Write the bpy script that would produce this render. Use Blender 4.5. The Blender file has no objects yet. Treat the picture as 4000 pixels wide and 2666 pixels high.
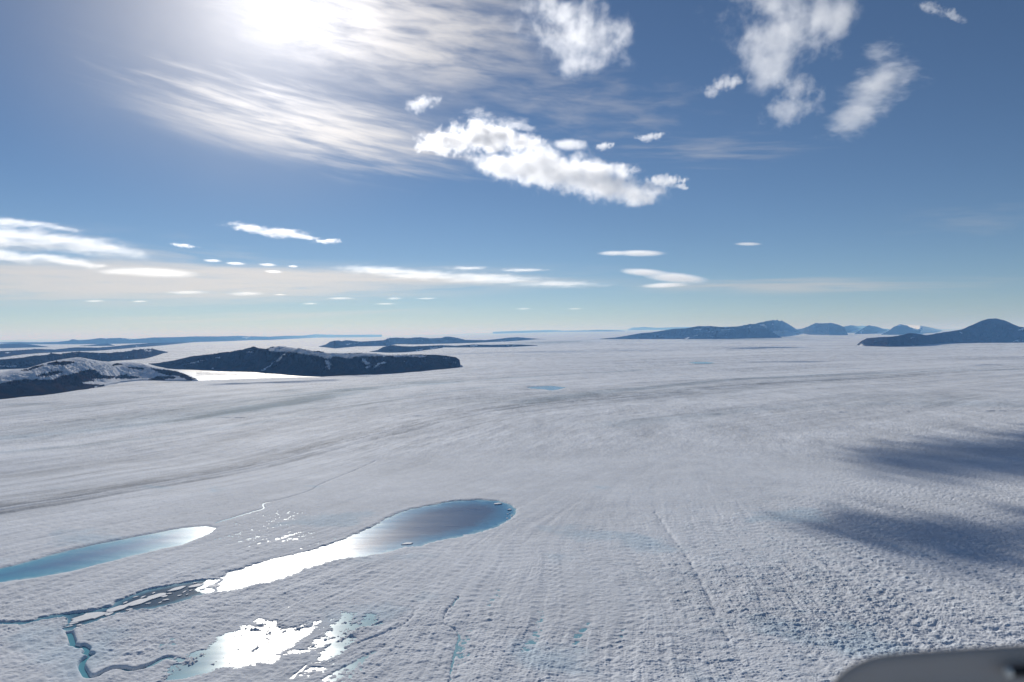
import bpy, bmesh, math, random
import numpy as np
from mathutils import Vector, Matrix

random.seed(7)
RNG = np.random.default_rng(11)
S = bpy.context.scene
COL = S.collection

# ------------------------------------------------------------------ camera
W, Hh, FPX = 4000.0, 2666.0, 2667.0
CAMZ = 600.0
ROLL, PITCH = 0.0090, math.atan(28.0 / FPX)
Rw, Uw, Fw = np.array([1.0, 0, 0]), np.array([0, 0, 1.0]), np.array([0, 1.0, 0])
fwd = Fw * math.cos(PITCH) - Uw * math.sin(PITCH)
up0 = Uw * math.cos(PITCH) + Fw * math.sin(PITCH)
CX = Rw * math.cos(ROLL) - up0 * math.sin(ROLL)
CY = Rw * math.sin(ROLL) + up0 * math.cos(ROLL)
cd = bpy.data.cameras.new('camera')
cam = bpy.data.objects.new('camera', cd)
COL.objects.link(cam)
M = Matrix(((CX[0], CY[0], -fwd[0], 0), (CX[1], CY[1], -fwd[1], 0), (CX[2], CY[2], -fwd[2], CAMZ), (0, 0, 0, 1)))
cam.matrix_world = M
cd.sensor_fit = 'HORIZONTAL'
cd.sensor_width = 36.0
cd.lens = 24.0
cd.clip_start = 0.05
cd.clip_end = 900000.0
cd.dof.use_dof = True
cd.dof.focus_distance = 20000.0
cd.dof.aperture_fstop = 3.2
S.camera = cam

# ------------------------------------------------------------------ sun + sky
SUNPX = (1060.0, 0.0)


def ray(x, y):
    x = np.asarray(x, float)
    y = np.asarray(y, float)
    return (fwd[:, None] * FPX + CX[:, None] * (x - W / 2).ravel() - CY[:, None] * (y - Hh / 2).ravel()).T


sd_ = ray(*SUNPX)[0]
sd_ /= np.linalg.norm(sd_)
SUNDIR = sd_
SUN_EL = math.asin(sd_[2])
SUN_AZ = math.atan2(sd_[0], sd_[1])
sl = bpy.data.lights.new('sun_light', 'SUN')
sl.energy = 3.35
sl.angle = math.radians(0.53)
sl.color = (1.0, 0.97, 0.925)
so = bpy.data.objects.new('sun_light', sl)
COL.objects.link(so)
so.rotation_euler = Vector(sd_).to_track_quat('Z', 'Y').to_euler()
so.location = (0, 0, 4000)

S.view_settings.view_transform = 'Standard'
S.view_settings.look = 'None'
S.view_settings.exposure = 0.0
S.view_settings.gamma = 1.0
S.cycles.use_denoising = True
S.cycles.max_bounces = 8
S.cycles.diffuse_bounces = 2
S.cycles.glossy_bounces = 2
S.cycles.transparent_max_bounces = 24
S.cycles.volume_bounces = 5
S.cycles.volume_step_rate = 1.0
S.cycles.volume_max_steps = 256
S.cycles.sample_clamp_indirect = 6.0
S.cycles.sample_clamp_direct = 1.6

world = bpy.data.worlds.new('World')
S.world = world
world.use_nodes = True


class NT:
    """small helper for building node trees"""

    def __init__(self, tree):
        self.t = tree
        self.n = tree.nodes
        self.l = tree.links

    def node(self, typ, **kw):
        nd = self.n.new(typ)
        for k, v in kw.items():
            setattr(nd, k, v)
        return nd

    def put(self, sock, v):
        if v is None:
            return
        if isinstance(v, bpy.types.NodeSocket):
            self.l.new(v, sock)
        else:
            sock.default_value = v

    def math(self, op, a, b=None, c=None, clamp=False):
        nd = self.node('ShaderNodeMath', operation=op, use_clamp=clamp)
        self.put(nd.inputs[0], a)
        self.put(nd.inputs[1], b)
        self.put(nd.inputs[2], c)
        return nd.outputs[0]

    def vmath(self, op, a, b=None, scale=None):
        nd = self.node('ShaderNodeVectorMath', operation=op)
        self.put(nd.inputs[0], a)
        self.put(nd.inputs[1], b)
        if scale is not None:
            self.put(nd.inputs['Scale'], scale)
        return nd.outputs['Value'] if op in ('LENGTH', 'DOT_PRODUCT', 'DISTANCE') else nd.outputs['Vector']

    def maprange(self, v, a, b, c=0.0, d=1.0, smooth=True):
        nd = self.node('ShaderNodeMapRange', interpolation_type='SMOOTHSTEP' if smooth else 'LINEAR')
        for i, q in enumerate((v, a, b, c, d)):
            self.put(nd.inputs[i], q)
        return nd.outputs[0]

    def mapping(self, v, loc=(0, 0, 0), rot=(0, 0, 0), scale=(1, 1, 1), typ='POINT'):
        nd = self.node('ShaderNodeMapping', vector_type=typ)
        self.put(nd.inputs[0], v)
        if typ != 'NORMAL' and 'Location' in nd.inputs:
            nd.inputs['Location'].default_value = loc
        nd.inputs['Rotation'].default_value = rot
        nd.inputs['Scale'].default_value = scale
        return nd.outputs[0]

    def noise(self, v, scale, detail=4.0, rough=0.55, dist=0.0, lac=2.0, color=False):
        nd = self.node('ShaderNodeTexNoise')
        self.put(nd.inputs['Vector'], v)
        self.put(nd.inputs['Scale'], scale)
        nd.inputs['Detail'].default_value = detail
        nd.inputs['Roughness'].default_value = rough
        nd.inputs['Lacunarity'].default_value = lac
        nd.inputs['Distortion'].default_value = dist
        return nd.outputs['Color' if color else 0]

    def combine(self, x, y, z):
        nd = self.node('ShaderNodeCombineXYZ')
        for i, q in enumerate((x, y, z)):
            self.put(nd.inputs[i], q)
        return nd.outputs[0]

    def mixc(self, fac, a, b, blend='MIX'):
        nd = self.node('ShaderNodeMix', data_type='RGBA', blend_type=blend)
        self.put(nd.inputs[0], fac)
        self.put(nd.inputs[6], a)
        self.put(nd.inputs[7], b)
        return nd.outputs[2]


def azel(x, y):
    d = ray(x, y)[0]
    d = d / np.linalg.norm(d)
    return math.degrees(math.atan2(d[0], d[1])), math.degrees(math.asin(d[2]))


SKY_STRENGTH = 0.061
t = NT(world.node_tree)
t.n.clear()
sky = t.node('ShaderNodeTexSky', sky_type='NISHITA')
sky.sun_disc = False
sky.sun_elevation = SUN_EL
sky.sun_rotation = SUN_AZ
sky.altitude = 2500.0
sky.air_density = 1.0
sky.dust_density = 0.20
sky.ozone_density = 4.0
geo = t.node('ShaderNodeTexCoord')
dirv = geo.outputs['Generated']
sep = t.node('ShaderNodeSeparateXYZ')
t.l.new(dirv, sep.inputs[0])
az = t.math('MULTIPLY', t.math('ARCTAN2', sep.outputs[0], sep.outputs[1]), 57.29578)
el = t.math('MULTIPLY', t.math('ARCSINE', sep.outputs[2]), 57.29578)
ae = t.combine(az, el, 0.0)
cosun = t.vmath('DOT_PRODUCT', dirv, tuple(SUNDIR))
# forward scattering of thin high ice cloud (Henyey-Greenstein shaped)


def hg(g):
    den = t.math('POWER', t.math('SUBTRACT', 1 + g * g, t.math('MULTIPLY', cosun, 2 * g)), 1.5)
    return t.math('DIVIDE', (1 - g * g), den)


phase = t.math('ADD', t.math('MULTIPLY', hg(0.90), 0.013), t.math('ADD', t.math('MULTIPLY', hg(0.55), 0.045), 0.53))
CIRRUS = [
    # px centre, radii px, tilt deg, fibre stretch, noise scale, threshold lo/hi, strength, seed
    ((1600, 110), (820, 330), -6, (0.04, 0.20), (0.20, 0.85), 0.78, 3.1),
    ((1250, 500), (900, 190), -9, (0.035, 0.30), (0.36, 0.82), 0.85, 8.7),
    ((900, 505), (440, 95), -11, (0.032, 0.28), (0.02, 0.95), 0.62, 14.2),
    ((1420, 520), (620, 130), -8, (0.028, 0.24), (0.05, 1.0), 0.62, 17.2),
    ((2300, 420), (700, 200), -6, (0.05, 0.22), (0.40, 0.90), 0.30, 21.0),
    ((2750, 590), (560, 90), -4, (0.04, 0.42), (0.40, 0.85), 0.30, 5.5),
    ((700, 1115), (1700, 95), 1.5, (0.03, 0.45), (0.12, 0.62), 0.92, 31.0),
    ((1250, 1078), (1350, 36), -1.5, (0.03, 0.75), (0.20, 0.72), 0.85, 52.0),
    ((300, 1062), (700, 40), 1.0, (0.03, 0.7), (0.20, 0.75), 0.8, 57.0),
    ((3050, 1118), (900, 42), -1.5, (0.03, 0.6), (0.25, 0.75), 0.60, 36.0),
    ((1000, 1240), (1500, 30), 2.0, (0.02, 0.5), (0.35, 0.80), 0.40, 41.0),
    ((300, 1010), (900, 150), -3, (0.04, 0.30), (0.38, 0.85), 0.50, 44.0),
    ((3850, 860), (420, 100), -3, (0.05, 0.35), (0.45, 0.95), 0.18, 47.0),
]
acc = None
for (c, r, tilt, fs, th, st, seed) in CIRRUS:
    a0, e0 = azel(*c)
    ra, re = r[0] / FPX * 57.3, r[1] / FPX * 57.3
    th_r = math.radians(tilt)
    loc = t.mapping(ae, loc=(a0, e0, 0), rot=(0, 0, th_r), scale=(ra, re, 1), typ='TEXTURE')
    m = t.maprange(t.vmath('LENGTH', loc), 1.12, 0.1)
    fib = t.mapping(ae, loc=(a0, e0, 0), rot=(0, 0, th_r), scale=(0.4 / fs[0], 0.4 / fs[1], 1), typ='TEXTURE')
    fib = t.vmath('ADD', fib, (seed, seed * 1.7, seed))
    warp = t.noise(fib, 1.3, 2.0, 0.5, color=True)
    fib2 = t.vmath('ADD', fib, t.vmath('SCALE', t.vmath('SUBTRACT', warp, (0.5, 0.5, 0.5)), scale=0.5))
    n1 = t.noise(fib2, 2.2, 5.0, 0.55)
    v = t.math('MULTIPLY', t.maprange(t.math('ADD', n1, t.math('MULTIPLY', t.math('SUBTRACT', m, 0.6), 0.28)), th[0], th[1]), t.math('MULTIPLY', m, st))
    acc = v if acc is None else t.math('SUBTRACT', t.math('ADD', acc, v), t.math('MULTIPLY', acc, v))
a0, e0 = azel(940, 30)
vl = t.mapping(ae, loc=(a0, e0, 0), scale=(24, 17, 1), typ='TEXTURE')
veil = t.math('MULTIPLY', t.maprange(t.vmath('LENGTH', vl), 1.0, 0.0), t.math('MULTIPLY_ADD', t.noise(ae, 0.09, 4.0, 0.55), 0.3, 0.2))
acc = t.math('SUBTRACT', t.math('ADD', acc, veil), t.math('MULTIPLY', acc, veil))
cloudcol = t.vmath('SCALE', (1.0, 0.955, 0.92), scale=t.math('DIVIDE', phase, SKY_STRENGTH))
skyc = t.mixc(t.math('MULTIPLY', acc, 0.9), sky.outputs[0], cloudcol)
bg = t.node('ShaderNodeBackground')
t.put(bg.inputs[0], skyc)
bg.inputs[1].default_value = SKY_STRENGTH
wo = t.node('ShaderNodeOutputWorld')
t.l.new(bg.outputs[0], wo.inputs[0])

# ------------------------------------------------------------------ helpers


def tag(o, label, cat=None, group=None, kind=None):
    o['label'] = label
    if cat:
        o['category'] = cat
    if group:
        o['group'] = group
    if kind:
        o['kind'] = kind
    return o


def link(name, me, mat=None, parent=None):
    o = bpy.data.objects.new(name, me)
    COL.objects.link(o)
    if mat is not None:
        me.materials.append(mat)
    if parent is not None:
        o.parent = parent
    return o


def mesh_np(name, verts, faces, smooth=True):
    me = bpy.data.meshes.new(name)
    verts = np.ascontiguousarray(verts, dtype=np.float32)
    faces = np.ascontiguousarray(faces, dtype=np.int32)
    nf, k = faces.shape
    me.vertices.add(len(verts))
    me.vertices.foreach_set('co', verts.ravel())
    me.loops.add(nf * k)
    me.loops.foreach_set('vertex_index', faces.ravel())
    me.polygons.add(nf)
    me.polygons.foreach_set('loop_start', np.arange(nf, dtype=np.int32) * k)
    me.polygons.foreach_set('loop_total', np.full(nf, k, dtype=np.int32))
    me.update(calc_edges=True)
    if smooth:
        me.polygons.foreach_set('use_smooth', np.ones(nf, dtype=bool))
    return me


def attr(me, name, vals):
    vals = np.asarray(vals, dtype=np.float32)
    if vals.ndim == 1:
        a = me.attributes.new(name, 'FLOAT', 'POINT')
        a.data.foreach_set('value', vals)
    else:
        a = me.attributes.new(name, 'FLOAT_COLOR', 'POINT')
        c = np.ones((len(vals), 4), np.float32)
        c[:, :3] = vals
        a.data.foreach_set('color', c.ravel())


def grid_faces(nr, nc):
    i = np.arange(nr * nc).reshape(nr, nc)
    return np.stack([i[:-1, :-1], i[:-1, 1:], i[1:, 1:], i[1:, :-1]], -1).reshape(-1, 4)


def sstep(a, b, x):
    t_ = np.clip((x - a) / (b - a), 0, 1)
    return t_ * t_ * (3 - 2 * t_)


def tile(seed, beta, lo, hi, n=1024):
    r = np.random.default_rng(seed)
    f = np.fft.fftfreq(n) * n
    k = np.hypot(f[:, None], f[None, :])
    amp = np.where((k >= lo) & (k <= hi), np.maximum(k, 1) ** (-beta), 0)
    z = np.fft.ifft2(amp * np.exp(2j * np.pi * r.random((n, n)))).real
    return ((z - z.mean()) / z.std()).astype(np.float32)


def samp(tl, u, v):
    """bilinear, wrapping; u, v in tile units (1 = whole tile)"""
    n = tl.shape[0]
    u = (u * n) % n
    v = (v * n) % n
    i = np.floor(u).astype(np.int64)
    j = np.floor(v).astype(np.int64)
    fu = (u - i).astype(np.float32)
    fv = (v - j).astype(np.float32)
    i %= n
    j %= n
    i1 = (i + 1) % n
    j1 = (j + 1) % n
    return (tl[i, j] * (1 - fu) + tl[i1, j] * fu) * (1 - fv) + (tl[i, j1] * (1 - fu) + tl[i1, j1] * fu) * fv


T_FBM = tile(1, 1.9, 2, 400)
T_ROUGH = tile(2, 1.25, 4, 500)
T_BAND = tile(3, 1.25, 9, 150)
T_BAND2 = tile(4, 1.1, 14, 200)
T_BIG = tile(5, 2.2, 1, 60)


def rise(X, Y):
    """the ice sheet climbs gently towards the interior, ahead and right"""
    xs = 2000 + FPX * X / np.maximum(Y, 1)
    k = np.interp(xs, [1450, 2400, 3000, 3700, 5000], [0, 0.0074, 0.0070, 0.0040, 0.003])
    d = Y - 8000.0
    sp = np.where(d > 0, d * d / (np.abs(d) + 6000.0), 0)
    return k * sp


def ground_at(px, py):
    """photo pixel -> point on the smooth glacier surface"""
    d = ray(px, py)
    d = d / d[:, 1:2]
    Y = np.geomspace(400, 200000, 700)
    out = []
    for q in d:
        z = CAMZ + q[2] * Y
        g = rise(q[0] * Y, Y)
        s = np.where(z <= g)[0]
        if len(s):
            i = s[0]
            if i == 0:
                y = Y[0]
            else:
                a = (z - g)[i - 1]
                b = (z - g)[i]
                y = Y[i - 1] + (Y[i] - Y[i - 1]) * a / (a - b)
        else:
            y = Y[-1]
        out.append((q[0] * y, y))
    return np.array(out)


def world_poly(pts):
    p = np.array(pts, float)
    return ground_at(p[:, 0], p[:, 1])


def project(P):
    d = P - np.array([0, 0, CAMZ])
    f = d @ fwd
    return W / 2 + FPX * (d @ CX) / f, Hh / 2 - FPX * (d @ CY) / f


def inside(px, py, poly):
    r = np.zeros(len(px), bool)
    n = len(poly)
    for i in range(n):
        x1, y1 = poly[i]
        x2, y2 = poly[(i + 1) % n]
        if y1 == y2:
            continue
        c = (y1 > py) != (y2 > py)
        r ^= c & (px < (x2 - x1) * (py - y1) / (y2 - y1) + x1)
    return r


def seg_dist(px, py, line, closed=False):
    best = np.full(len(px), 1e18)
    n = len(line)
    for i in range(n if closed else n - 1):
        ax, ay = line[i]
        bx, by = line[(i + 1) % n]
        dx, dy = bx - ax, by - ay
        L2 = dx * dx + dy * dy + 1e-9
        tt = np.clip(((px - ax) * dx + (py - ay) * dy) / L2, 0, 1)
        best = np.minimum(best, (px - ax - tt * dx) ** 2 + (py - ay - tt * dy) ** 2)
    return np.sqrt(best)


def sdist(px, py, poly):
    """signed distance, positive outside"""
    d = seg_dist(px, py, poly, True)
    return np.where(inside(px, py, poly), -d, d)


def densify(line, step, jit=0.0, seed=0, closed=False):
    r = np.random.default_rng(seed)
    line = np.asarray(line, float)
    # Catmull-Rom through the points
    n = len(line)
    out = []
    for i in range(n if closed else n - 1):
        if closed:
            p0, p1, p2, p3 = (line[(i + k) % n] for k in (-1, 0, 1, 2))
        else:
            p0, p1, p2, p3 = line[max(i - 1, 0)], line[i], line[i + 1], line[min(i + 2, n - 1)]
        m = max(2, int(np.hypot(*(p2 - p1)) / step))
        for k in range(m):
            u = k / m
            q = 0.5 * ((2 * p1) + (-p0 + p2) * u + (2 * p0 - 5 * p1 + 4 * p2 - p3) * u * u + (-p0 + 3 * p1 - 3 * p2 + p3) * u ** 3)
            out.append(q + (r.normal(0, jit, 2) if jit else 0))
    if not closed:
        out.append(line[-1])
    return np.array(out)


# ------------------------------------------------------------------ water outlines (photo pixels -> ground)
LAKE_MAIN = world_poly([(794, 2296), (812, 2278), (892, 2234), (982, 2207), (1071, 2180), (1200, 2152), (1340, 2106), (1400, 2078), (1455, 2055),
                        (1510, 2023), (1561, 2000), (1625, 1983), (1689, 1970), (1774, 1955), (1863, 1951), (1944, 1955), (1999, 1970), (2020, 1993), (2007, 2019),
                        (1973, 2042), (1922, 2066), (1863, 2081), (1795, 2098), (1710, 2112), (1646, 2134), (1582, 2138), (1523, 2155), (1434, 2172),
                        (1361, 2178), (1285, 2193), (1200, 2219), (1160, 2236), (1071, 2269), (964, 2292), (892, 2310), (839, 2312)])
CHANNEL = world_poly([(850, 2262), (786, 2264), (680, 2281), (574, 2302), (510, 2325), (459, 2345), (429, 2368), (365, 2383), (310, 2390), (255, 2396), (205, 2401),
                      (161, 2410), (98, 2426), (0, 2427), (-120, 2430), (-120, 2440), (0, 2438), (98, 2436), (170, 2420), (250, 2408), (262, 2424), (242, 2457), (272, 2459), (331, 2444), (382, 2423),
                      (425, 2406), (510, 2389), (595, 2376), (680, 2359), (722, 2342), (778, 2325), (830, 2310)])
POND_A = world_poly([(664, 2612), (702, 2576), (744, 2563), (778, 2546), (825, 2529), (855, 2495), (880, 2478), (914, 2474), (961, 2444), (1000, 2447), (1012, 2419),
                     (1067, 2423), (1101, 2440), (1148, 2457), (1182, 2444), (1212, 2449), (1242, 2427), (1208, 2466), (1178, 2491), (1157, 2512), (1123, 2538),
                     (1093, 2563), (1059, 2589), (995, 2593), (940, 2602), (897, 2593), (855, 2606), (770, 2631), (685, 2653), (621, 2664), (642, 2636)])
POND_B = world_poly([(1123, 2549), (1216, 2525), (1263, 2483), (1305, 2436), (1331, 2410), (1344, 2389), (1378, 2402), (1386, 2415), (1370, 2440), (1429, 2423),
                     (1441, 2398), (1475, 2410), (1488, 2432), (1416, 2461), (1378, 2491), (1348, 2534), (1322, 2551), (1280, 2566), (1250, 2574), (1271, 2538), (1280, 2516), (1195, 2546)])
LAKE_LEFT = world_poly([(-200, 2262), (0, 2218), (116, 2189), (223, 2158), (357, 2127), (500, 2100), (616, 2078), (714, 2060), (803, 2053), (850, 2060), (830, 2078), (794, 2095),
                        (714, 2127), (625, 2145), (535, 2167), (446, 2189), (357, 2211), (268, 2234), (134, 2256), (0, 2274), (-200, 2300)])
LAKE_FAR = world_poly([(2051, 1520), (2085, 1515), (2153, 1513), (2212, 1519), (2187, 1526), (2153, 1532), (2127, 1527), (2076, 1524)])
LAKE_SLIVER = world_poly([(2690, 1416), (2720, 1412.5), (2755, 1413), (2788, 1417.5), (2760, 1421), (2720, 1420.5)])
LAKE_EDGE = world_poly([(3930, 1377), (3990, 1379), (4060, 1383), (4060, 1385), (3985, 1381)])
FJORD = world_poly([(690, 1446), (744, 1439), (1000, 1448), (1175, 1462), (1257, 1465), (1420, 1456), (1420, 1460), (1330, 1465.5), (1257, 1469.5), (1175, 1470.5), (1100, 1472), (1017, 1474), (900, 1478), (771, 1484), (735, 1466)])
STREAM = densify(world_poly([(258, 2455), (272, 2472), (278, 2488), (284, 2508), (279, 2516), (300, 2521), (316, 2527), (322, 2519), (341, 2532), (334, 2548), (357, 2554), (338, 2566), (322, 2583),
                             (318, 2600), (328, 2620), (343, 2640), (370, 2642), (400, 2626), (440, 2611), (480, 2609), (512, 2616), (560, 2607), (600, 2592), (630, 2575), (660, 2567), (700, 2580)]), 3.0)
CRACK = densify(world_poly([(839, 2043), (892, 2028), (964, 2006), (1026, 1988), (1035, 1966), (1116, 1948), (1205, 1921), (1250, 1895), (1339, 1859), (1383, 1841), (1470, 1800)]), 8.0, 1.2, 3)
CRACK2 = densify(world_poly([(1755, 2660), (1770, 2580), (1790, 2480), (1745, 2440), (1740, 2400), (1790, 2330)]), 6.0, 1.5, 5)
CRACK3 = densify(world_poly([(1150, 2640), (1216, 2580), (1330, 2540), (1577, 2436), (1620, 2380)]), 6.0, 1.5, 8)
CRACK4 = densify(world_poly([(2850, 2500), (2770, 2330), (2700, 2200), (2663, 2144), (2560, 2000)]), 8.0, 3.0, 9)
MORAINE = densify(world_poly([(-500, 2075), (0, 1990), (300, 1945), (620, 1890), (1000, 1822), (1500, 1700), (1900, 1610), (2200, 1575), (2600, 1540), (3000, 1500), (3500, 1470), (4000, 1440), (4800, 1410)]), 60.0)

# ------------------------------------------------------------------ ground: one sheet to the horizon
NCOL = 2150
xs = np.concatenate([[-90000, -22000, -8000, -3000], np.linspace(-1300, 5300, NCOL - 8), [7000, 12000, 26000, 94000]])
qs = np.concatenate([np.arange(1500, 320, -1.9), np.arange(320, 40, -1.0), np.arange(40, 5.33, -0.5)])
Yr = np.concatenate([[-200000, -60000, -20000, -6000, -2000, -600, -150, -20], np.linspace(60, CAMZ * FPX / 1500 - 40, 14), CAMZ * FPX / qs, [320000.0]])
NROW = len(Yr)
GY = np.repeat(Yr, NCOL)
GE = np.where(GY < 60, np.abs(GY) + 60, GY)
GX = (np.tile((xs - W / 2) / FPX, NROW)) * GE
near = (GY < 7500) & (GY > 300)
ROWQ = np.where(CAMZ * FPX / GE > 320, 1.9, 1.0)
DY = GE ** 2 / (CAMZ * FPX) * ROWQ          # row spacing on the ground


def att(lam):
    return np.clip((lam / DY - 1.2) / 2.0, 0, 1).astype(np.float32)


# direction field of the surface lines (crevasse and flow lines), from traced segments
SEG = [((600, 2406), (770, 2321)), ((300, 2600), (500, 2510)), ((1216, 2580), (1577, 2436)), ((800, 2330), (1500, 2080)), ((1640, 2640), (1720, 2400)), ((1900, 2600), (2060, 2150)),
       ((2250, 2600), (2300, 2150)), ((2850, 2500), (2663, 2144)), ((2663, 2144), (2520, 1880)), ((3300, 2400), (2800, 1950)), ((3900, 2420), (3200, 2050)), ((3500, 2600), (3100, 2250)),
       ((4000, 2150), (3000, 1850)), ((4000, 1900), (3000, 1750)), ((2100, 1800), (2600, 1690)), ((1500, 1950), (2000, 1800)), ((0, 1990), (620, 1890)), ((1000, 1822), (1500, 1700)),
       ((1900, 1610), (2600, 1540)), ((3000, 1600), (3800, 1570))]
cs, sn, wt = np.zeros(len(GX)), np.zeros(len(GX)), np.zeros(len(GX))
PX0 = 2000 + FPX * GX / GE
PY0 = 1305 - 0.009 * (PX0 - 2000) + CAMZ * FPX / GE
for a, b in SEG:
    p = world_poly([a, b])
    ang = 2 * math.atan2(p[1, 1] - p[0, 1], p[1, 0] - p[0, 0])
    w_ = 1 / (((PX0 - (a[0] + b[0]) / 2) / 500) ** 2 + ((PY0 - (a[1] + b[1]) / 2) / 260) ** 2 + 0.06) ** 1.6
    cs += w_ * math.cos(ang)
    sn += w_ * math.sin(ang)
th = 0.5 * np.arctan2(sn, cs)
dx, dy = np.cos(th), np.sin(th)
del cs, sn, wt

# line integral convolution of noise along that field
lic = np.zeros(len(GX), np.float32)
lic2 = np.zeros(len(GX), np.float32)
idx = np.where(near)[0]
x_, y_, a_, b_ = GX[idx], GY[idx], dx[idx], dy[idx]
wob = samp(T_FBM, x_ / 2600, y_ / 2600) * 14
for k in range(-8, 9):
    s_ = k * 9.0
    X_, Y_ = x_ + a_ * s_ - b_ * wob * 0.4, y_ + b_ * s_ + a_ * wob * 0.4
    lic[idx] += samp(T_BAND, X_ / 640, Y_ / 640)
    if abs(k) < 3:
        lic2[idx] += samp(T_BAND2, X_ / 430 + 0.37, Y_ / 430)
lic /= max(lic[idx].std(), 1e-6)
lic2 /= max(lic2[idx].std(), 1e-6)

# how broken the ice is
fall = np.exp(-((PX0 - 3050 - (PY0 - 2150) * 0.25) / 620) ** 2 - ((PY0 - 2280) / 420) ** 2)
rgh = 0.45 + 0.48 * sstep(1750, 2350, PY0) + 0.52 * fall
rgh *= np.interp(PY0, [1400, 1700, 1900, 2100], [0.35, 0.5, 0.8, 1.0])
smooth_left = np.exp(-((PX0 - 900) / 1100) ** 2 - ((PY0 - 1950) / 190) ** 2)
rgh *= 1 - 0.55 * smooth_left
right_lines = sstep(2900, 3600, PX0) * sstep(1560, 1750, PY0)

lic3 = np.zeros(len(GX), np.float32)
for k in range(-8, 9):
    s_ = k * 30.0
    lic3[idx] += samp(T_BAND, (x_ + a_ * s_ - b_ * wob) / 1750 + 0.21, (y_ + b_ * s_ + a_ * wob) / 1750 + 0.43)
lic3 /= max(lic3[idx].std(), 1e-6)

rough1 = samp(T_ROUGH, GX / 560, GY / 280)
rough2 = samp(T_ROUGH, GX / 240 + 0.3, GY / 140 + 0.7)
fb = samp(T_FBM, GX / 1900, GY / 1900)
big = samp(T_BIG, GX / 9000 + 0.2, GY / 9000 + 0.5)
# short steps across the lines
c_ = (GX * -dy + GY * dx)
h = np.zeros(len(GX), np.float32)
h += 0.46 * rgh * lic * att(15)
h += 0.16 * rgh * lic2 * att(11)
h += 0.36 * rgh * rough1 * att(15)
h += 0.22 * rgh * rough2 * att(8)
broad = samp(T_BAND, (GX * dx + GY * dy) / 9000, c_ / 2600) if False else samp(T_FBM, GX / 700 + 0.2, GY / 700 + 0.9)
h += 0.7 * rgh * broad * att(60)
patch = np.clip(0.75 + 0.45 * samp(T_FBM, GX / 2100 + 0.6, GY / 2100 + 0.3), 0.3, 1.15)
h *= patch
h += 0.75 * np.minimum(rgh, 1.0) * lic3 * att(50)
h -= 1.5 * np.minimum(rgh, 1.1) * sstep(1.2, 2.2, lic3) * att(22)
blocky = np.maximum(np.abs(rough1 + 0.6 * lic) - 0.25, 0)
h += 0.7 * fall * np.minimum(blocky, 1.6) * att(22)
crev = np.clip(lic - 0.95, 0, 1.6)
h -= (1.0 * right_lines + 1.6 * fall) * crev * att(22)
h -= (2.6 * right_lines + 1.2 * fall) * sstep(0.5, 1.8, lic3) * att(45)
h += 0.7 * right_lines * lic3 * att(45)
h += 0.8 * fb * np.clip(GY / 3000, 0.6, 3) * np.clip(att(170), 0.0, 1)
h += 9.0 * big * np.clip((GY - 1500) / 4000, 0, 1.6) * sstep(40000, 15000, GY)

# lines that run down-glacier: medial moraine and bands parallel to it
nm = np.full(len(GX), 1e9)
sm = np.zeros(len(GX))
L_ = 0.0
for i in range(len(MORAINE) - 1):
    ax_, ay_ = MORAINE[i]
    bx_, by_ = MORAINE[i + 1]
    ddx, ddy = bx_ - ax_, by_ - ay_
    LL = math.hypot(ddx, ddy)
    if LL < 1e-6:
        continue
    if i % 3 and i < len(MORAINE) - 3 and LL < 90:
        pass
    tt = np.clip(((GX - ax_) * ddx + (GY - ay_) * ddy) / (LL * LL), 0, 1)
    ex, ey = GX - ax_ - tt * ddx, GY - ay_ - tt * ddy
    dd = ex * ex + ey * ey
    mk = dd < np.abs(nm) ** 2
    sg = np.where(ddx * ey - ddy * ex > 0, 1.0, -1.0)
    nm = np.where(mk, sg * np.sqrt(dd), nm)
    sm = np.where(mk, L_ + tt * LL, sm)
    L_ += LL
band = samp(T_FBM, nm / 5200, sm / 60000 + 0.1)
band2 = samp(T_FBM, nm / 1700 + 0.3, sm / 26000 + 0.6)
far_m = sstep(2600, 4200, GY)
bandmask = np.clip(sstep(-900, 200, nm) + 0.55 * far_m, 0, 1)
h += bandmask * (1.6 * band2 * att(90) + 3.0 * band * att(220)) * 0.6
mor = np.exp(-((nm + 4 * fb) / 17) ** 2) - 0.9 * np.exp(-((nm - 34 + 4 * fb) / 15) ** 2) + 0.5 * np.exp(-((nm + 42) / 14) ** 2) - 0.4 * np.exp(-((nm + 72) / 15) ** 2)
h += 3.6 * mor * np.clip(att(110) + 0.25, 0, 1)

# meltwater cracks and streams
water_tint = np.zeros(len(GX), np.float32)


def near_line(line, r):
    lo, hi = line.min(0) - r, line.max(0) + r
    return np.where((GX > lo[0]) & (GX < hi[0]) & (GY > lo[1]) & (GY < hi[1]))[0]


for line, wd, dep in ((CRACK, 4.0, 3.0), (CRACK2, 2.2, 3.0), (CRACK3, 2.5, 2.2), (CRACK4, 5.0, 2.2)):
    ii = near_line(line, 40)
    d_ = seg_dist(GX[ii], GY[ii], line[::2])
    h[ii] += -dep * np.exp(-(d_ / wd) ** 2)
ii = near_line(STREAM, 60)
d_ = seg_dist(GX[ii], GY[ii], STREAM)
h[ii] = h[ii] * (1 - 0.7 * np.exp(-(d_ / 18) ** 2)) - 9.5 * np.exp(-(d_ / 5.5) ** 4) + 0.8 * np.exp(-((d_ - 12) / 5) ** 2)

# small melt pits between the two lakes
pit = sstep(1.5, 2.1, samp(T_BAND2, GX / 520 + 0.11, GY / 640 + 0.23)) * np.exp(-((PX0 - 1050) / 300) ** 2 - ((PY0 - 2040) / 120) ** 2)
h -= 2.2 * pit
h += far_m * (0.9 * samp(T_ROUGH, GX / 1100, GY / 2300) * att(70) + 0.6 * samp(T_ROUGH, GX / 700 + 0.4, GY / 1300) * att(45)) * sstep(14000, 7000, GY)
# lake basins
LEVEL = -2.0


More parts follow.
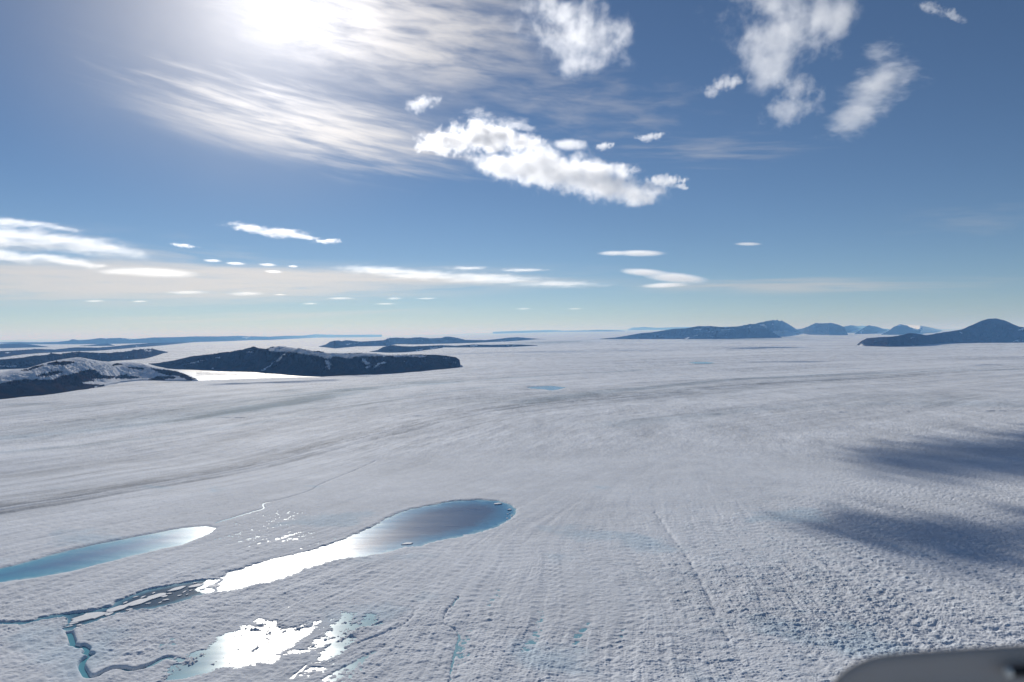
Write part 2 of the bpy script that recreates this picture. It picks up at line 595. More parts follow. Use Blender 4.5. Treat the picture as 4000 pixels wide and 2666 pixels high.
def basin(poly, level, bank, ragged, keep=0.0, rim=1.0, depth=4.0):
    lo, hi = poly.min(0) - bank * 3, poly.max(0) + bank * 3
    ii = np.where((GX > lo[0]) & (GX < hi[0]) & (GY > lo[1]) & (GY < hi[1]))[0]
    if not len(ii):
        return
    s = sdist(GX[ii], GY[ii], poly) + ragged * rough1[ii]
    t_ = sstep(-bank * 0.6, bank * 0.6, s)
    inner = level - depth * sstep(0, -bank, s) - 0.6 + keep * (h[ii])
    outer = np.maximum(h[ii], level + 0.6) + rim * np.exp(-((s - bank) / bank) ** 2)
    w2 = sstep(bank * 3, bank * 0.8, s)
    outer = h[ii] * (1 - w2) + outer * w2
    h[ii] = inner * (1 - t_) + outer * t_


basin(LAKE_MAIN, LEVEL, 14, 3.0, 0.0, 0.4)
basin(CHANNEL, LEVEL, 6, 2.0, 0.0, 1.0)
basin(LAKE_LEFT, LEVEL, 22, 1.2, 0.0, 0.8)
basin(POND_A, LEVEL + 0.7, 10, 4.0, 3.2, 0.0, 0.8)
basin(POND_B, LEVEL + 0.7, 9, 5.0, 3.2, 0.0, 0.7)


def local_level(poly):
    lo, hi = poly.min(0), poly.max(0)
    ii = (GX > lo[0]) & (GX < hi[0]) & (GY > lo[1]) & (GY < hi[1])
    return float(np.median(h[ii]))


LV_FAR, LV_SLIV = local_level(LAKE_FAR) - 1.5, local_level(LAKE_SLIVER) - 1.5
basin(LAKE_FAR, LV_FAR, 40, 6, 0.0, 0, 8)
basin(LAKE_SLIVER, LV_SLIV, 90, 0, 0.0, 0, 12)
basin(FJORD, -14, 60, 8, 0.0, 0, 20)
base = rise(GX, GY)
# let the detail die away far out, so that the horizon is clean
h *= (GY > 200) & (PX0 > -1200) & (PX0 < 5200)
GZ = h * sstep(150000, 30000, GY) + base

# colour of the ice: broad grey-blue and white bands, dusty lines
alb = 0.78 + 0.02 * np.clip(fb, -2, 2) * near + 0.022 * np.clip(rough2, -2.5, 2.5) + 0.02 * np.clip(samp(T_ROUGH, GX / 2500, GY / 9000), -2, 2) * far_m
lines = samp(T_ROUGH, nm / 2400 + 0.7, sm / 52000 + 0.2)
lines2 = samp(T_ROUGH, nm / 900 + 0.1, sm / 17000 + 0.6)
alb += bandmask * (0.040 * np.clip(band, -2, 2) + 0.020 * np.clip(band2, -2, 2) + 0.055 * np.clip(lines, -2.2, 1.6) + 0.045 * np.clip(lines2, -2, 2))
alb += 0.03 * np.clip(samp(T_ROUGH, GX / 2000, GY / 6000 + 0.3), -2.5, 2.5) * far_m
streak = samp(T_FBM, GX / 60000 + 0.4, GY / 7000 + 0.15)
alb += 0.035 * np.clip(streak, -2, 2) * sstep(6000, 12000, GY)
alb -= (0.24 * np.exp(-((nm - 85) / 80) ** 2) + 0.18 * np.exp(-((nm + 52) / 40) ** 2) - 0.07 * np.exp(-((nm - 4) / 16) ** 2) + 0.10 * np.exp(-((nm - 24) / 8) ** 2)) * np.clip(0.9 + 0.4 * samp(T_ROUGH, sm / 5000, nm / 2000), 0.3, 1.6)
net = samp(tile(9, 1.4, 8, 60), GX / 1500 + 0.1, GY / 1500 + 0.35)
vein = samp(tile(10, 1.5, 6, 90), nm / 3200 + 0.3, sm / 30000 + 0.3)
vein2 = samp(tile(12, 1.5, 6, 90), nm / 5200 + 0.1, sm / 70000 + 0.7)
alb += bandmask * (0.075 * np.exp(-(vein / 0.12) ** 2) - 0.085 * np.exp(-((vein - 0.45) / 0.14) ** 2) - 0.07 * np.exp(-(vein2 / 0.12) ** 2) + 0.05 * np.exp(-((vein2 - 0.6) / 0.15) ** 2)) * np.clip(0.8 + 0.6 * fb, 0.1, 1.6)
alb -= 0.15 * np.exp(-(net / 0.13) ** 2) * np.exp(-((PX0 - 550) / 600) ** 2 - ((PY0 - 1990) / 110) ** 2)
tint = np.zeros(len(GX))


def blot(px, py, rx, ry, rot, amt, tn=0.0):
    global alb, tint
    u_, v_ = PX0 - px, PY0 - py
    c, s = math.cos(rot), math.sin(rot)
    uu = (u_ * c + v_ * s) / rx
    vv = (-u_ * s + v_ * c) / ry
    g = np.exp(-(uu * uu + vv * vv) * (1 + 0.5 * np.clip(band2, -1.2, 2)))
    alb = alb - amt * g
    tint = tint + tn * g


for b in ((1000, 1598, 210, 15, -0.13, 0.34, 0.6), (1230, 1556, 150, 9, -0.13, 0.30, 0.6), (560, 1642, 460, 26, -0.13, 0.16, 0.3), (2080, 1565, 600, 16, -0.05, 0.10, 0.1),
          (1650, 1504, 90, 5, -0.05, 0.2, 0.6), (1400, 1530, 70, 6, -0.05, 0.16, 0.4), (1130, 1535, 60, 4, 0, 0.12, 0.3), (2900, 1338, 220, 5, 0, 0.30, 0.3),
          (2960, 1330, 160, 3, 0, 0.28, 0.3), (2460, 1334, 60, 3, 0, 0.25, 0.3), (2150, 1348, 170, 4, -0.03, 0.25, 0.4), (3550, 1358, 160, 5, 0, 0.12, 0.2), (200, 1600, 350, 9, -0.1, 0.12, 0.2),
          (540, 1534, 60, 4, 0, 0.14, 0.2), (100, 1580, 120, 5, 0, 0.12, 0.2), (3200, 1480, 500, 10, -0.06, 0.10, 0.1), (3700, 1560, 500, 20, 0.02, 0.07, 0.1),
          (1980, 1500, 900, 120, -0.2, -0.03, 0), (1800, 1430, 300, 22, 0, -0.10, 0)):  # last blot: white snow, with the bright light on it put into the colour
    blot(*b)
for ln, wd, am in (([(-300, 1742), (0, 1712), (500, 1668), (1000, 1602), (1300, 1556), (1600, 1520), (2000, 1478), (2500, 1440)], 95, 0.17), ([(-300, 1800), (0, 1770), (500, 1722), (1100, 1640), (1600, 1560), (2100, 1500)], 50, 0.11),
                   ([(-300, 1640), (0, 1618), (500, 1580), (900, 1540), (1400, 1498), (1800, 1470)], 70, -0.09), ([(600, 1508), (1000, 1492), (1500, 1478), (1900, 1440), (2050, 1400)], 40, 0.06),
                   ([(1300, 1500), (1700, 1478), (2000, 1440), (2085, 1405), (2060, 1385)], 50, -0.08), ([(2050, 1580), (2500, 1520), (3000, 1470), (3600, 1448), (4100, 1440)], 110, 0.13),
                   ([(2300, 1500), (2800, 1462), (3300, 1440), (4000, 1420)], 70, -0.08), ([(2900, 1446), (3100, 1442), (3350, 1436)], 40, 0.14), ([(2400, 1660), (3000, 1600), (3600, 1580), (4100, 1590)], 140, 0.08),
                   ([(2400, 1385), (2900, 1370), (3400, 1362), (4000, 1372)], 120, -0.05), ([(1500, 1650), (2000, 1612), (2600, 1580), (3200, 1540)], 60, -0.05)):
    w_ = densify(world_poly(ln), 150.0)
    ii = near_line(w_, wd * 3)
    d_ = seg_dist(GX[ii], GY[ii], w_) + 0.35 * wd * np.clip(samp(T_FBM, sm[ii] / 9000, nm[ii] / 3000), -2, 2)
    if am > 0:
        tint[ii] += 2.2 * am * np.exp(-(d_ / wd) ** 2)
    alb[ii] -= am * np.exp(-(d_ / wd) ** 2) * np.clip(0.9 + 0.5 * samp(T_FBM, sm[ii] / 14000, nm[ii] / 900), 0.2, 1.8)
alb = np.clip(alb, 0.36, 0.9)
wet = samp(T_FBM, GX / 1500 + 0.5, GY / 1500 + 0.1)
blue = np.clip(sstep(1.0, 2.2, wet) * 0.5 * near * (PY0 > 1900) + tint + 0.30 * fall * sstep(0.2, 1.2, rough1) + 0.05, 0, 1)
white = np.stack([alb * 0.965, alb * 0.985, alb * 1.02], -1)
bl = np.stack([alb * 0.66, alb * 0.84, alb * 0.96], -1)
colr = white * (1 - blue[:, None]) + bl * blue[:, None]


def mat(name):
    m = bpy.data.materials.new(name)
    m.use_nodes = True
    tt = NT(m.node_tree)
    p = m.node_tree.nodes['Principled BSDF']
    return m, tt, p


m_ice, tt, p = mat('glacier_ice')
ca = tt.node('ShaderNodeAttribute', attribute_name='tint')
tc = tt.node('ShaderNodeNewGeometry')
n1 = tt.noise(tc.outputs['Position'], 0.09, 5.0, 0.65)
n2 = tt.noise(tc.outputs['Position'], 0.012, 4.0, 0.6)
f_ = tt.math('MULTIPLY_ADD', n1, 0.30, 0.85)
f2 = tt.math('MULTIPLY_ADD', n2, 0.26, 0.87)
cc = tt.vmath('SCALE', ca.outputs['Color'], scale=tt.math('MULTIPLY', f_, f2))
tt.put(p.inputs['Base Color'], cc)
p.inputs['Roughness'].default_value = 0.75
p.inputs['Specular IOR Level'].default_value = 0.02
bp = tt.node('ShaderNodeBump')
bp.inputs['Strength'].default_value = 0.55
bp.inputs['Distance'].default_value = 1.6
tt.put(bp.inputs['Height'], tt.noise(tc.outputs['Position'], 0.16, 3.0, 0.6))
tt.put(p.inputs['Normal'], bp.outputs[0])

me = mesh_np('glacier', np.stack([GX, GY, GZ], -1), grid_faces(NROW, NCOL))
attr(me, 'tint', colr)
tag(link('glacier', me, m_ice), 'vast grey-white glacier surface with crevasses and flow lines reaching the horizon', 'glacier', kind='structure')

# ------------------------------------------------------------------ water


def water_mat(name, rough, wave, dist, bumpscale=0.05):
    m, tt, p = mat(name)
    ca = tt.node('ShaderNodeAttribute', attribute_name='tint')
    tt.put(p.inputs['Base Color'], ca.outputs['Color'])
    tc = tt.node('ShaderNodeNewGeometry')
    v = tt.mapping(tc.outputs['Position'], rot=(0, 0, 0.5), scale=(0.35, 1.0, 1.0))
    nz = tt.noise(v, bumpscale, 3.0, 0.6)
    gust = tt.noise(tt.mapping(tc.outputs['Position'], rot=(0, 0, 0.35), scale=(0.12, 1.0, 1.0)), 0.03, 3.0, 0.6)
    tt.put(p.inputs['Roughness'], tt.math('MULTIPLY_ADD', gust, rough * 0.36, rough * 0.82))
    p.inputs['IOR'].default_value = 1.33
    bp = tt.node('ShaderNodeBump')
    bp.inputs['Strength'].default_value = wave
    bp.inputs['Distance'].default_value = dist
    tt.put(bp.inputs['Height'], nz)
    tt.put(p.inputs['Normal'], bp.outputs[0])
    return m


DEEP, MID, SHAL = np.array([0.005, 0.066, 0.180]), np.array([0.025, 0.24, 0.44]), np.array([0.30, 0.56, 0.64])


def water(name, poly, z, cell, m, label, ramp=(0, 10, 34), cols=(SHAL, MID, DEEP), margin=14.0, seed=0, avoid=()):
    lo, hi = poly.min(0) - margin, poly.max(0) + margin
    nx, ny = int((hi[0] - lo[0]) / cell) + 2, int((hi[1] - lo[1]) / cell) + 2
    gx, gy = np.meshgrid(np.linspace(lo[0], hi[0], nx), np.linspace(lo[1], hi[1], ny))
    gx, gy = gx.ravel(), gy.ravel()
    s = sdist(gx, gy, poly)
    f = grid_faces(ny, nx)
    f = f[(s[f] < margin).any(1)]
    for pl in avoid:
        c_ = sdist(gx[f].mean(1), gy[f].mean(1), pl)
        f = f[c_ > cell]
    used, inv = np.unique(f, return_inverse=True)
    f = inv.reshape(-1, 4)
    gx, gy, s = gx[used], gy[used], s[used]
    d = -s + samp(T_ROUGH, gx / 500, gy / 500) * ramp[1] * 0.28
    c = np.stack([np.interp(d, ramp, [cols[0][k], cols[1][k], cols[2][k]]) for k in range(3)], -1)
    me = mesh_np(name, np.stack([gx, gy, np.full(len(gx), z)], -1), f)
    attr(me, 'tint', c)
    return tag(link(name, me, m), label, 'water', kind='structure')


m_lake = water_mat('lake_water', 0.29, 0.35, 0.5)
m_left = water_mat('left_lake_water', 0.31, 0.4, 0.5)
m_pond = water_mat('pond_water', 0.16, 0.05, 0.2)
m_still = water_mat('far_water', 0.12, 0.1, 0.3)
m_sea = water_mat('fjord_water', 0.30, 0.25, 1.0)
water('meltwater_lake', LAKE_MAIN, LEVEL, 5, m_lake, 'large deep blue meltwater lake, white with sun glare at its near end', ramp=(0, 22, 95))
water('meltwater_lake', LAKE_LEFT, LEVEL, 5, m_left, 'turquoise blue meltwater lake running out at the left edge', ramp=(0, 18, 90), cols=(SHAL, np.array([0.06, 0.36, 0.52]), np.array([0.015, 0.17, 0.36])))
water('meltwater_channel', CHANNEL, LEVEL - 0.12, 4, m_still, 'narrow teal meltwater channel choked with ice plates', ramp=(0, 7, 22), cols=(SHAL * 0.8, np.array([0.10, 0.28, 0.38]), np.array([0.02, 0.07, 0.12])), margin=8)
water('melt_pond', POND_A, LEVEL + 0.7, 4, m_pond, 'shallow ragged melt pond blazing white under the sun', ramp=(0, 14, 40), cols=(SHAL, SHAL * 0.85, np.array([0.12, 0.33, 0.45])))
water('melt_pond', POND_B, LEVEL + 0.6, 4, m_pond, 'smaller ragged melt pond right of the blazing pond', ramp=(0, 14, 40), cols=(SHAL, SHAL * 0.85, np.array([0.12, 0.33, 0.45])))
water('meltwater_lake', LAKE_FAR, LV_FAR, 12, m_still, 'small turquoise lake alone on the middle of the glacier', ramp=(0, 40, 120), cols=(np.array([0.05, 0.28, 0.42]), np.array([0.015, 0.14, 0.30]), np.array([0.01, 0.10, 0.26])), margin=40)
water('meltwater_lake', LAKE_SLIVER, LV_SLIV + 2.0 + float(rise(LAKE_SLIVER[:, 0], LAKE_SLIVER[:, 1]).mean()), 40, m_still, 'thin blue lake far out before the right-hand mountains', ramp=(0, 60, 200), cols=(np.array([0.10, 0.36, 0.5]), np.array([0.03, 0.24, 0.42]), np.array([0.02, 0.2, 0.38])), margin=10)
water('fjord_water', FJORD, -14.0, 30, m_sea, 'fjord glaring white under the dark flat-topped mountain', ramp=(0, 60, 200), cols=(DEEP * 2, DEEP * 1.3, DEEP), margin=60)

# meltwater lying in the lowest hollows of the near ice
me_cols = (np.array([0.20, 0.44, 0.52]),) * 3
BODIES = (LAKE_MAIN, LAKE_LEFT, CHANNEL, POND_A, POND_B)


def pools(outline, share, label):
    pl = world_poly(outline)
    lo, hi = pl.min(0), pl.max(0)
    ii = np.where((GX > lo[0]) & (GX < hi[0]) & (GY > lo[1]) & (GY < hi[1]))[0]
    ii = ii[inside(GX[ii], GY[ii], pl)]
    for q in BODIES:
        ii = ii[sdist(GX[ii], GY[ii], q) > 22]
    z = float(np.percentile(GZ[ii], share))
    return water('meltwater_pools', pl, z, 12, m_pond, label, ramp=(0, 30, 60), cols=me_cols, margin=2, avoid=BODIES)


pools([(720, 2010), (1000, 1890), (1400, 1850), (1500, 1960), (1300, 2110), (1010, 2180), (900, 2220), (790, 2230)], 2.2, 'glittering pools in hollows of the ice between the two blue lakes')
pools([(560, 2660), (620, 2520), (900, 2330), (1300, 2230), (1500, 2260), (1540, 2420), (1480, 2560), (1300, 2720), (700, 2720)], 3.5, 'glittering pools in hollows of the ice around the blazing pond')
pools([(0, 2700), (20, 2480), (240, 2470), (600, 2440), (600, 2700)], 0.8, 'few small blue pools in hollows beside the winding stream')
pools([(1560, 2720), (1560, 2250), (1900, 2120), (2200, 2010), (2480, 2060), (2440, 2500), (2200, 2700)], 1.3, 'small teal pools in hollows of the ice below the large blue lake')

# stream ribbon in its canyon
sp = STREAM
tan = np.gradient(sp, axis=0)
tan /= np.linalg.norm(tan, axis=1)[:, None] + 1e-9
nor = np.stack([-tan[:, 1], tan[:, 0]], -1)
zz = np.linspace(LEVEL - 0.2, LEVEL + 0.6, len(sp)) - 3.6 * np.sin(np.linspace(0, math.pi, len(sp))) ** 0.5
vv = []
for k in (-1, -0.33, 0.33, 1):
    vv.append(np.column_stack([sp + nor * 5.0 * k, zz]))
vv = np.array(vv)
me = mesh_np('meltwater_stream', vv.transpose(1, 0, 2).reshape(-1, 3), grid_faces(len(sp), 4))
attr(me, 'tint', np.tile(np.array([[0.10, 0.36, 0.44]]), (len(sp) * 4, 1)))
tag(link('meltwater_stream', me, m_still), 'narrow turquoise stream winding through a small ice canyon to the pond', 'stream', kind='structure')

# ------------------------------------------------------------------ hills and mountains
m_rock, tt, p = mat('rock_and_snow')
ca = tt.node('ShaderNodeAttribute', attribute_name='snow')
tc = tt.node('ShaderNodeNewGeometry')
pos = tc.outputs['Position']
nz = tt.noise(pos, 0.006, 6.0, 0.62)
nf = tt.noise(pos, 0.03, 5.0, 0.65)
edge = tt.math('ADD', ca.outputs['Fac'], tt.math('MULTIPLY', tt.math('SUBTRACT', tt.math('MULTIPLY_ADD', nz, 0.5, tt.math('MULTIPLY', nf, 0.5)), 0.5), 0.6))
sn_ = tt.maprange(edge, 0.44, 0.56)
rk = tt.mixc(nf, (0.012, 0.012, 0.015, 1), (0.040, 0.036, 0.037, 1))
rk = tt.mixc(tt.math('MULTIPLY', tt.maprange(nz, 0.42, 0.66), 0.75), rk, (0.060, 0.036, 0.027, 1))
tt.put(p.inputs['Base Color'], tt.mixc(sn_, rk, (0.78, 0.80, 0.84, 1)))
p.inputs['Roughness'].default_value = 0.85
p.inputs['Specular IOR Level'].default_value = 0.0
bp = tt.node('ShaderNodeBump')
bp.inputs['Strength'].default_value = 0.5
bp.inputs['Distance'].default_value = 14.0
tt.put(bp.inputs['Height'], nf)
tt.put(p.inputs['Normal'], bp.outputs[0])


def hill(name, label, crest, foot, ratio=1.6, shoulder=None, plateau=0.5, back=1.5, nu=300, nv=90, noise=0.10, snow=(), rocks=(), base_snow=0.0, snow_top=0.0, lam=1.0, cat='hill', seed=0):
    """crest / foot: photo outlines. The foot stands on the glacier; the crest is set behind it by ratio x its height."""
    crest = np.array(crest, float)
    foot = np.array(foot, float)
    x0, x1 = max(crest[0, 0], foot[0, 0]), min(crest[-1, 0], foot[-1, 0])
    u = np.linspace(x0, x1, nu)
    cy = np.interp(u, crest[:, 0], crest[:, 1])
    fy = np.maximum(np.interp(u, foot[:, 0], foot[:, 1]), cy + 0.4)
    F = ground_at(u, fy)                      # foot on the ice
    # smooth the depth of the foot a little
    dc = ray(u, cy)
    dc /= dc[:, 1:2]
    Yf = F[:, 1]
    hgt = np.zeros(nu)
    Yc = Yf * 1.02
    for _ in range(6):
        zc = CAMZ + dc[:, 2] * Yc
        gz = rise(dc[:, 0] * Yc, Yc)
        hgt = np.maximum(zc - gz, 2.0)
        Yc = Yf + ratio * np.maximum(hgt, 0.35 * hgt.max()) * (1 + (plateau if shoulder is not None else 0))
    zc = CAMZ + dc[:, 2] * Yc
    C = np.stack([dc[:, 0] * Yc, Yc], -1)
    gf = rise(F[:, 0], F[:, 1])
    kk = np.array(sorted(set(np.concatenate([np.linspace(0, 1, nv), np.linspace(1, 1 + back, nv // 3)]))))
    V = np.zeros((len(kk), nu, 3))
    if shoulder is not None:
        sh = np.interp(u, *np.array(shoulder, float).T)
    for r, k in enumerate(kk):
        if k <= 1:
            P = F + (C - F) * k
            if shoulder is None:
                prof = 1.25 * k - 0.25 * k ** 3 if k < 1 else 1.0
                prof = k ** 0.9 * 0.6 + 0.4 * math.sin(k * math.pi / 2)
            else:
                ks = 1 / (1 + plateau)
                # shoulder height from its photo outline
                prof = None
            if prof is not None:
                z = gf + (zc - gf) * prof
            else:
                ks = 1 / (1 + plateau)
                Ys = Yf + (Yc - Yf) * ks
                ds = ray(u, sh)
                ds /= ds[:, 1:2]
                zs = np.clip(CAMZ + ds[:, 2] * Ys, gf + 1, zc - 0.5)
                if k < ks:
                    q = k / ks
                    z = gf + (zs - gf) * (0.8 * q + 0.2 * math.sin(q * math.pi / 2))
                else:
                    q = (k - ks) / (1 - ks)
                    z = zs + (zc - zs) * math.sin(q * math.pi / 2)
        else:
            b = (k - 1) / back
            P = C + (C - F) / (1 + (plateau if shoulder is not None else 0)) * (k - 1) * 1.3
            g2 = rise(P[:, 0], P[:, 1])
            z = zc + (g2 - zc) * (b * b * (3 - 2 * b)) - 30 * b
        V[r, :, 0], V[r, :, 1], V[r, :, 2] = P[:, 0], P[:, 1], z
    K = np.repeat(kk, nu)
    Vf = V.reshape(-1, 3)
    sc = max(float(hgt.max()), 40.0) * lam
    n_ = samp(T_FBM, Vf[:, 0] / (sc * 9) + seed * 0.13, Vf[:, 1] / (sc * 9)) + 0.5 * samp(T_ROUGH, Vf[:, 0] / (sc * 3), Vf[:, 1] / (sc * 3) + seed * 0.3)
    rid = samp(T_FBM, Vf[:, 0] / (sc * 5) + 0.4, Vf[:, 1] / (sc * 14))
    n_ = n_ - 0.8 * np.abs(rid)
    win = np.clip(np.minimum(K / 0.35, 1), 0, 1) * np.interp(K, [0.5, 0.97, 1.0, 1.3], [1, 0.12, 0.08, 0.6])
    H_ = np.tile(hgt, len(kk))
    Vf[:, 2] += noise * H_ * n_ * win
    Vf[:nu, 2] -= 12 + 0.03 * hgt
    px, py = project(Vf)
    s = np.full(len(Vf), base_snow, float)
    if snow_top:
        zrel = np.interp(K, [0.45, 0.75, 1.0, 1.5], [0, 0.6, 1, 1])
        s += snow_top * zrel
    jx, jy = px + 5 * samp(T_ROUGH, px / 700, py / 300), py + 1.2 * samp(T_ROUGH, px / 400 + 0.5, py / 200)
    for pl in snow:
        s = np.where(inside(jx, jy, pl) & (K <= 1.02), 0.95, s)
    for pl in rocks:
        s = np.where(inside(jx, jy, pl) & (K <= 1.02), 0.05, s)
    me = mesh_np(name, Vf, grid_faces(len(kk), nu))
    attr(me, 'snow', s)
    return tag(link(name, me, m_rock), label, cat, kind='structure')


def v1(pts):
    return [(x * 0.425, 1300 + y * 0.425) for x, y in pts]


def v2(pts):
    return [(900 + x * 0.51, 1280 + y * 0.51) for x, y in pts]


def v3(pts):
    return [(2300 + x * 0.3825, 1220 + y * 0.3825) for x, y in pts]


def v4(pts):
    return [(3000 + x * 0.425, 1200 + y * 0.425) for x, y in pts]


def strip(a, b, w):
    """thin snow gully polygon between two photo points"""
    (x1, y1), (x2, y2) = a, b
    return [(x1 - w, y1), (x1 + w, y1), (x2 + w * 0.6, y2), (x2 - w * 0.6, y2)]


# central dark mountain with a snow-dusted flat top
hill('mountain', 'dark flat-topped mountain with snow-dusted summit standing over the glaring fjord',
     [(560, 1422), (616, 1419), (680, 1408), (756, 1391), (820, 1387), (905, 1379), (946, 1372), (966, 1362), (994, 1355), (1017, 1361), (1038, 1364), (1063, 1355), (1089, 1352), (1114, 1354),
      (1145, 1357), (1170, 1364), (1206, 1371), (1257, 1377), (1308, 1380), (1359, 1380), (1410, 1379), (1461, 1380), (1512, 1386), (1563, 1386), (1640, 1385), (1696, 1386), (1742, 1391), (1782, 1397), (1796, 1407), (1799, 1432)],
     [(560, 1424), (650, 1438), (744, 1442), (1000, 1451), (1175, 1466), (1257, 1469), (1440, 1459), (1629, 1451), (1792, 1436), (1800, 1433)],
     ratio=1.7, shoulder=[(560, 1423), (680, 1412), (760, 1398), (900, 1386), (960, 1372), (1010, 1370), (1060, 1372), (1100, 1378), (1160, 1386), (1260, 1396), (1400, 1397), (1500, 1399), (1650, 1400), (1740, 1403), (1796, 1416)],
     plateau=0.9, nu=640, nv=130, noise=0.105, cat='mountain', seed=1, snow_top=0.0,
     snow=[v2([(270, 165), (320, 150), (400, 143), (480, 150), (560, 172), (700, 190), (900, 197), (1100, 197), (1200, 208), (1350, 212), (1500, 214), (1480, 226), (1300, 222), (1150, 218), (1000, 222), (900, 236), (820, 225), (700, 222), (560, 200), (450, 185), (380, 185), (290, 178)]),
           strip((1120, 1382), (1018, 1451), 5), strip((1278, 1408), (1284, 1445), 7), v2([(1010, 240), (1040, 240), (1060, 270), (1040, 290), (1010, 262)]),
           v2([(1180, 260), (1130, 275), (1095, 300), (1095, 315), (1130, 290), (1190, 268)]), v2([(1040, 300), (1065, 292), (1050, 320), (1040, 320)]),
           [(1260, 1385), (1300, 1385), (1295, 1398), (1262, 1400)], [(720, 1424), (760, 1415), (812, 1404), (800, 1408), (760, 1420)], [(834, 1397), (855, 1394), (850, 1399)], [(825, 1441), (842, 1433), (834, 1441)], [(965, 1375), (990, 1372), (988, 1377), (966, 1378)],
           [(1730, 1399), (1752, 1398), (1750, 1401)], [(1775, 1416), (1790, 1415), (1790, 1418)], [(1573, 1410), (1582, 1412), (1576, 1414)]])
# left nunatak, snow-covered with dark rock at the foot
hill('nunatak', 'snow-covered nunatak with dark rock along its foot at the left edge',
     [(-300, 1480), (-120, 1470), (0, 1457), (51, 1443), (94, 1443), (128, 1432), (170, 1419), (212, 1408), (255, 1402), (298, 1396), (323, 1398), (361, 1406), (404, 1413), (468, 1417), (510, 1416), (552, 1419), (595, 1434), (638, 1441), (701, 1453), (744, 1470), (773, 1483)],
     [(-300, 1590), (0, 1560), (85, 1551), (170, 1542), (255, 1532), (340, 1518), (412, 1503), (470, 1490), (552, 1482), (638, 1483), (773, 1485)],
     ratio=0.9, plateau=3.2, shoulder=[(-300, 1545), (0, 1512), (85, 1508), (170, 1503), (255, 1498), (340, 1490), (412, 1485), (470, 1480), (552, 1474), (638, 1474), (710, 1472), (773, 1484)], nu=520, nv=140, noise=0.07, base_snow=0.62, cat='hill', seed=2,
     rocks=[[(-300, 1500), (-40, 1495)] + v1([(0, 470), (100, 450), (250, 430), (420, 440), (500, 430), (560, 400), (640, 385), (700, 380), (760, 350), (830, 340), (900, 345), (910, 385), (940, 395), (1040, 400), (1045, 410), (980, 420), (820, 425), (860, 440), (890, 445), (740, 455), (790, 470), (970, 478), (800, 520), (600, 555), (400, 582), (200, 602), (0, 624)]) + [(-300, 1600)],
            v1([(1045, 410), (1120, 392), (1180, 390), (1300, 412), (1180, 422), (1060, 422)]), v1([(1355, 432), (1440, 400), (1600, 405), (1595, 427), (1400, 434)]),
            v1([(1380, 318), (1470, 340), (1560, 345), (1650, 358), (1700, 378), (1760, 403), (1830, 434), (1740, 432), (1660, 417), (1650, 402), (1560, 392), (1480, 372), (1430, 352)]),
            v1([(1010, 290), (1060, 283), (1120, 300), (1030, 304)]), v1([(1160, 312), (1280, 318), (1330, 335), (1280, 342)]), v1([(420, 290), (500, 268), (620, 263), (690, 270), (640, 290), (540, 297)]),
            v1([(200, 350), (330, 305), (420, 300), (300, 335), (230, 352)]), v1([(330, 400), (420, 375), (470, 380), (430, 400)]), v1([(430, 370), (560, 355), (580, 365), (470, 390)])],
     snow=[v1([(470, 440), (510, 432), (490, 446)]), v1([(480, 520), (550, 505), (545, 510), (500, 520)]), v1([(600, 492), (680, 480), (745, 478), (690, 490)]), v1([(600, 453), (650, 450), (660, 457)]), v1([(0, 490), (30, 482), (20, 492)]), v1([(265, 462), (295, 462), (290, 468)]), v1([(500, 420), (560, 400), (580, 408), (520, 425)]),
           v1([(520, 485), (545, 483), (540, 490)]), v1([(60, 470), (90, 466), (80, 473)])])
# dark ridges behind the nunatak
hill('ridge', 'long dark ridge just behind the snowy nunatak', [(-300, 1412)] + v1([(0, 245), (110, 235), (220, 225), (330, 208), (420, 205), (480, 195), (560, 198), (640, 185), (720, 178), (820, 185), (1000, 185), (1170, 175), (1240, 158), (1310, 150), (1400, 147), (1450, 160), (1545, 178)]),
     [(-300, 1450)] + v1([(0, 345), (300, 335), (700, 292), (1000, 282), (1200, 258), (1340, 236), (1460, 205), (1546, 181)]), ratio=1.8, nu=420, nv=70, noise=0.17, seed=3,
     snow=[v1([(1310, 157), (1370, 158), (1400, 166), (1340, 166)]), v1([(1180, 226), (1200, 222), (1200, 232)]), v1([(690, 195), (710, 193), (700, 202)]), v1([(1360, 195), (1390, 192), (1380, 200)]), v1([(900, 195), (930, 192), (925, 198)]), v1([(0, 305), (150, 305), (140, 311), (0, 311)])])
hill('ridge', 'thin dark ridge beyond a strip of pale ice, second behind the nunatak', [(-300, 1378)] + v1([(0, 170), (200, 160), (330, 150), (500, 155), (640, 140), (700, 135), (900, 138), (1000, 130), (1200, 110), (1400, 95), (1600, 90), (1770, 87)]),
     [(-300, 1400)] + v1([(0, 228), (200, 207), (380, 190), (700, 172), (900, 168), (1100, 152), (1250, 138), (1500, 118), (1700, 97), (1772, 90)]), ratio=1.8, nu=400, nv=50, noise=0.14, seed=4,
     snow=[v1([(20, 186), (90, 178), (80, 186)]), v1([(1230, 127), (1275, 123), (1270, 131)]), v1([(1000, 158), (1040, 155), (1040, 161)])])
hill('island', 'low blue headland lying in the far water at the left', [(-300, 1348)] + v1([(0, 105), (120, 100), (200, 98), (330, 115), (445, 130)]), [(-300, 1364)] + v1([(0, 146), (200, 140), (446, 133)]), ratio=2, nu=200, nv=30, noise=0.12, seed=5)
hill('island', 'small blue island in front of the far left range', v1([(735, 122), (850, 112), (900, 105), (990, 100), (1055, 118)]), v1([(735, 125), (900, 124), (1056, 121)]), ratio=2, nu=150, nv=24, noise=0.12, seed=6)
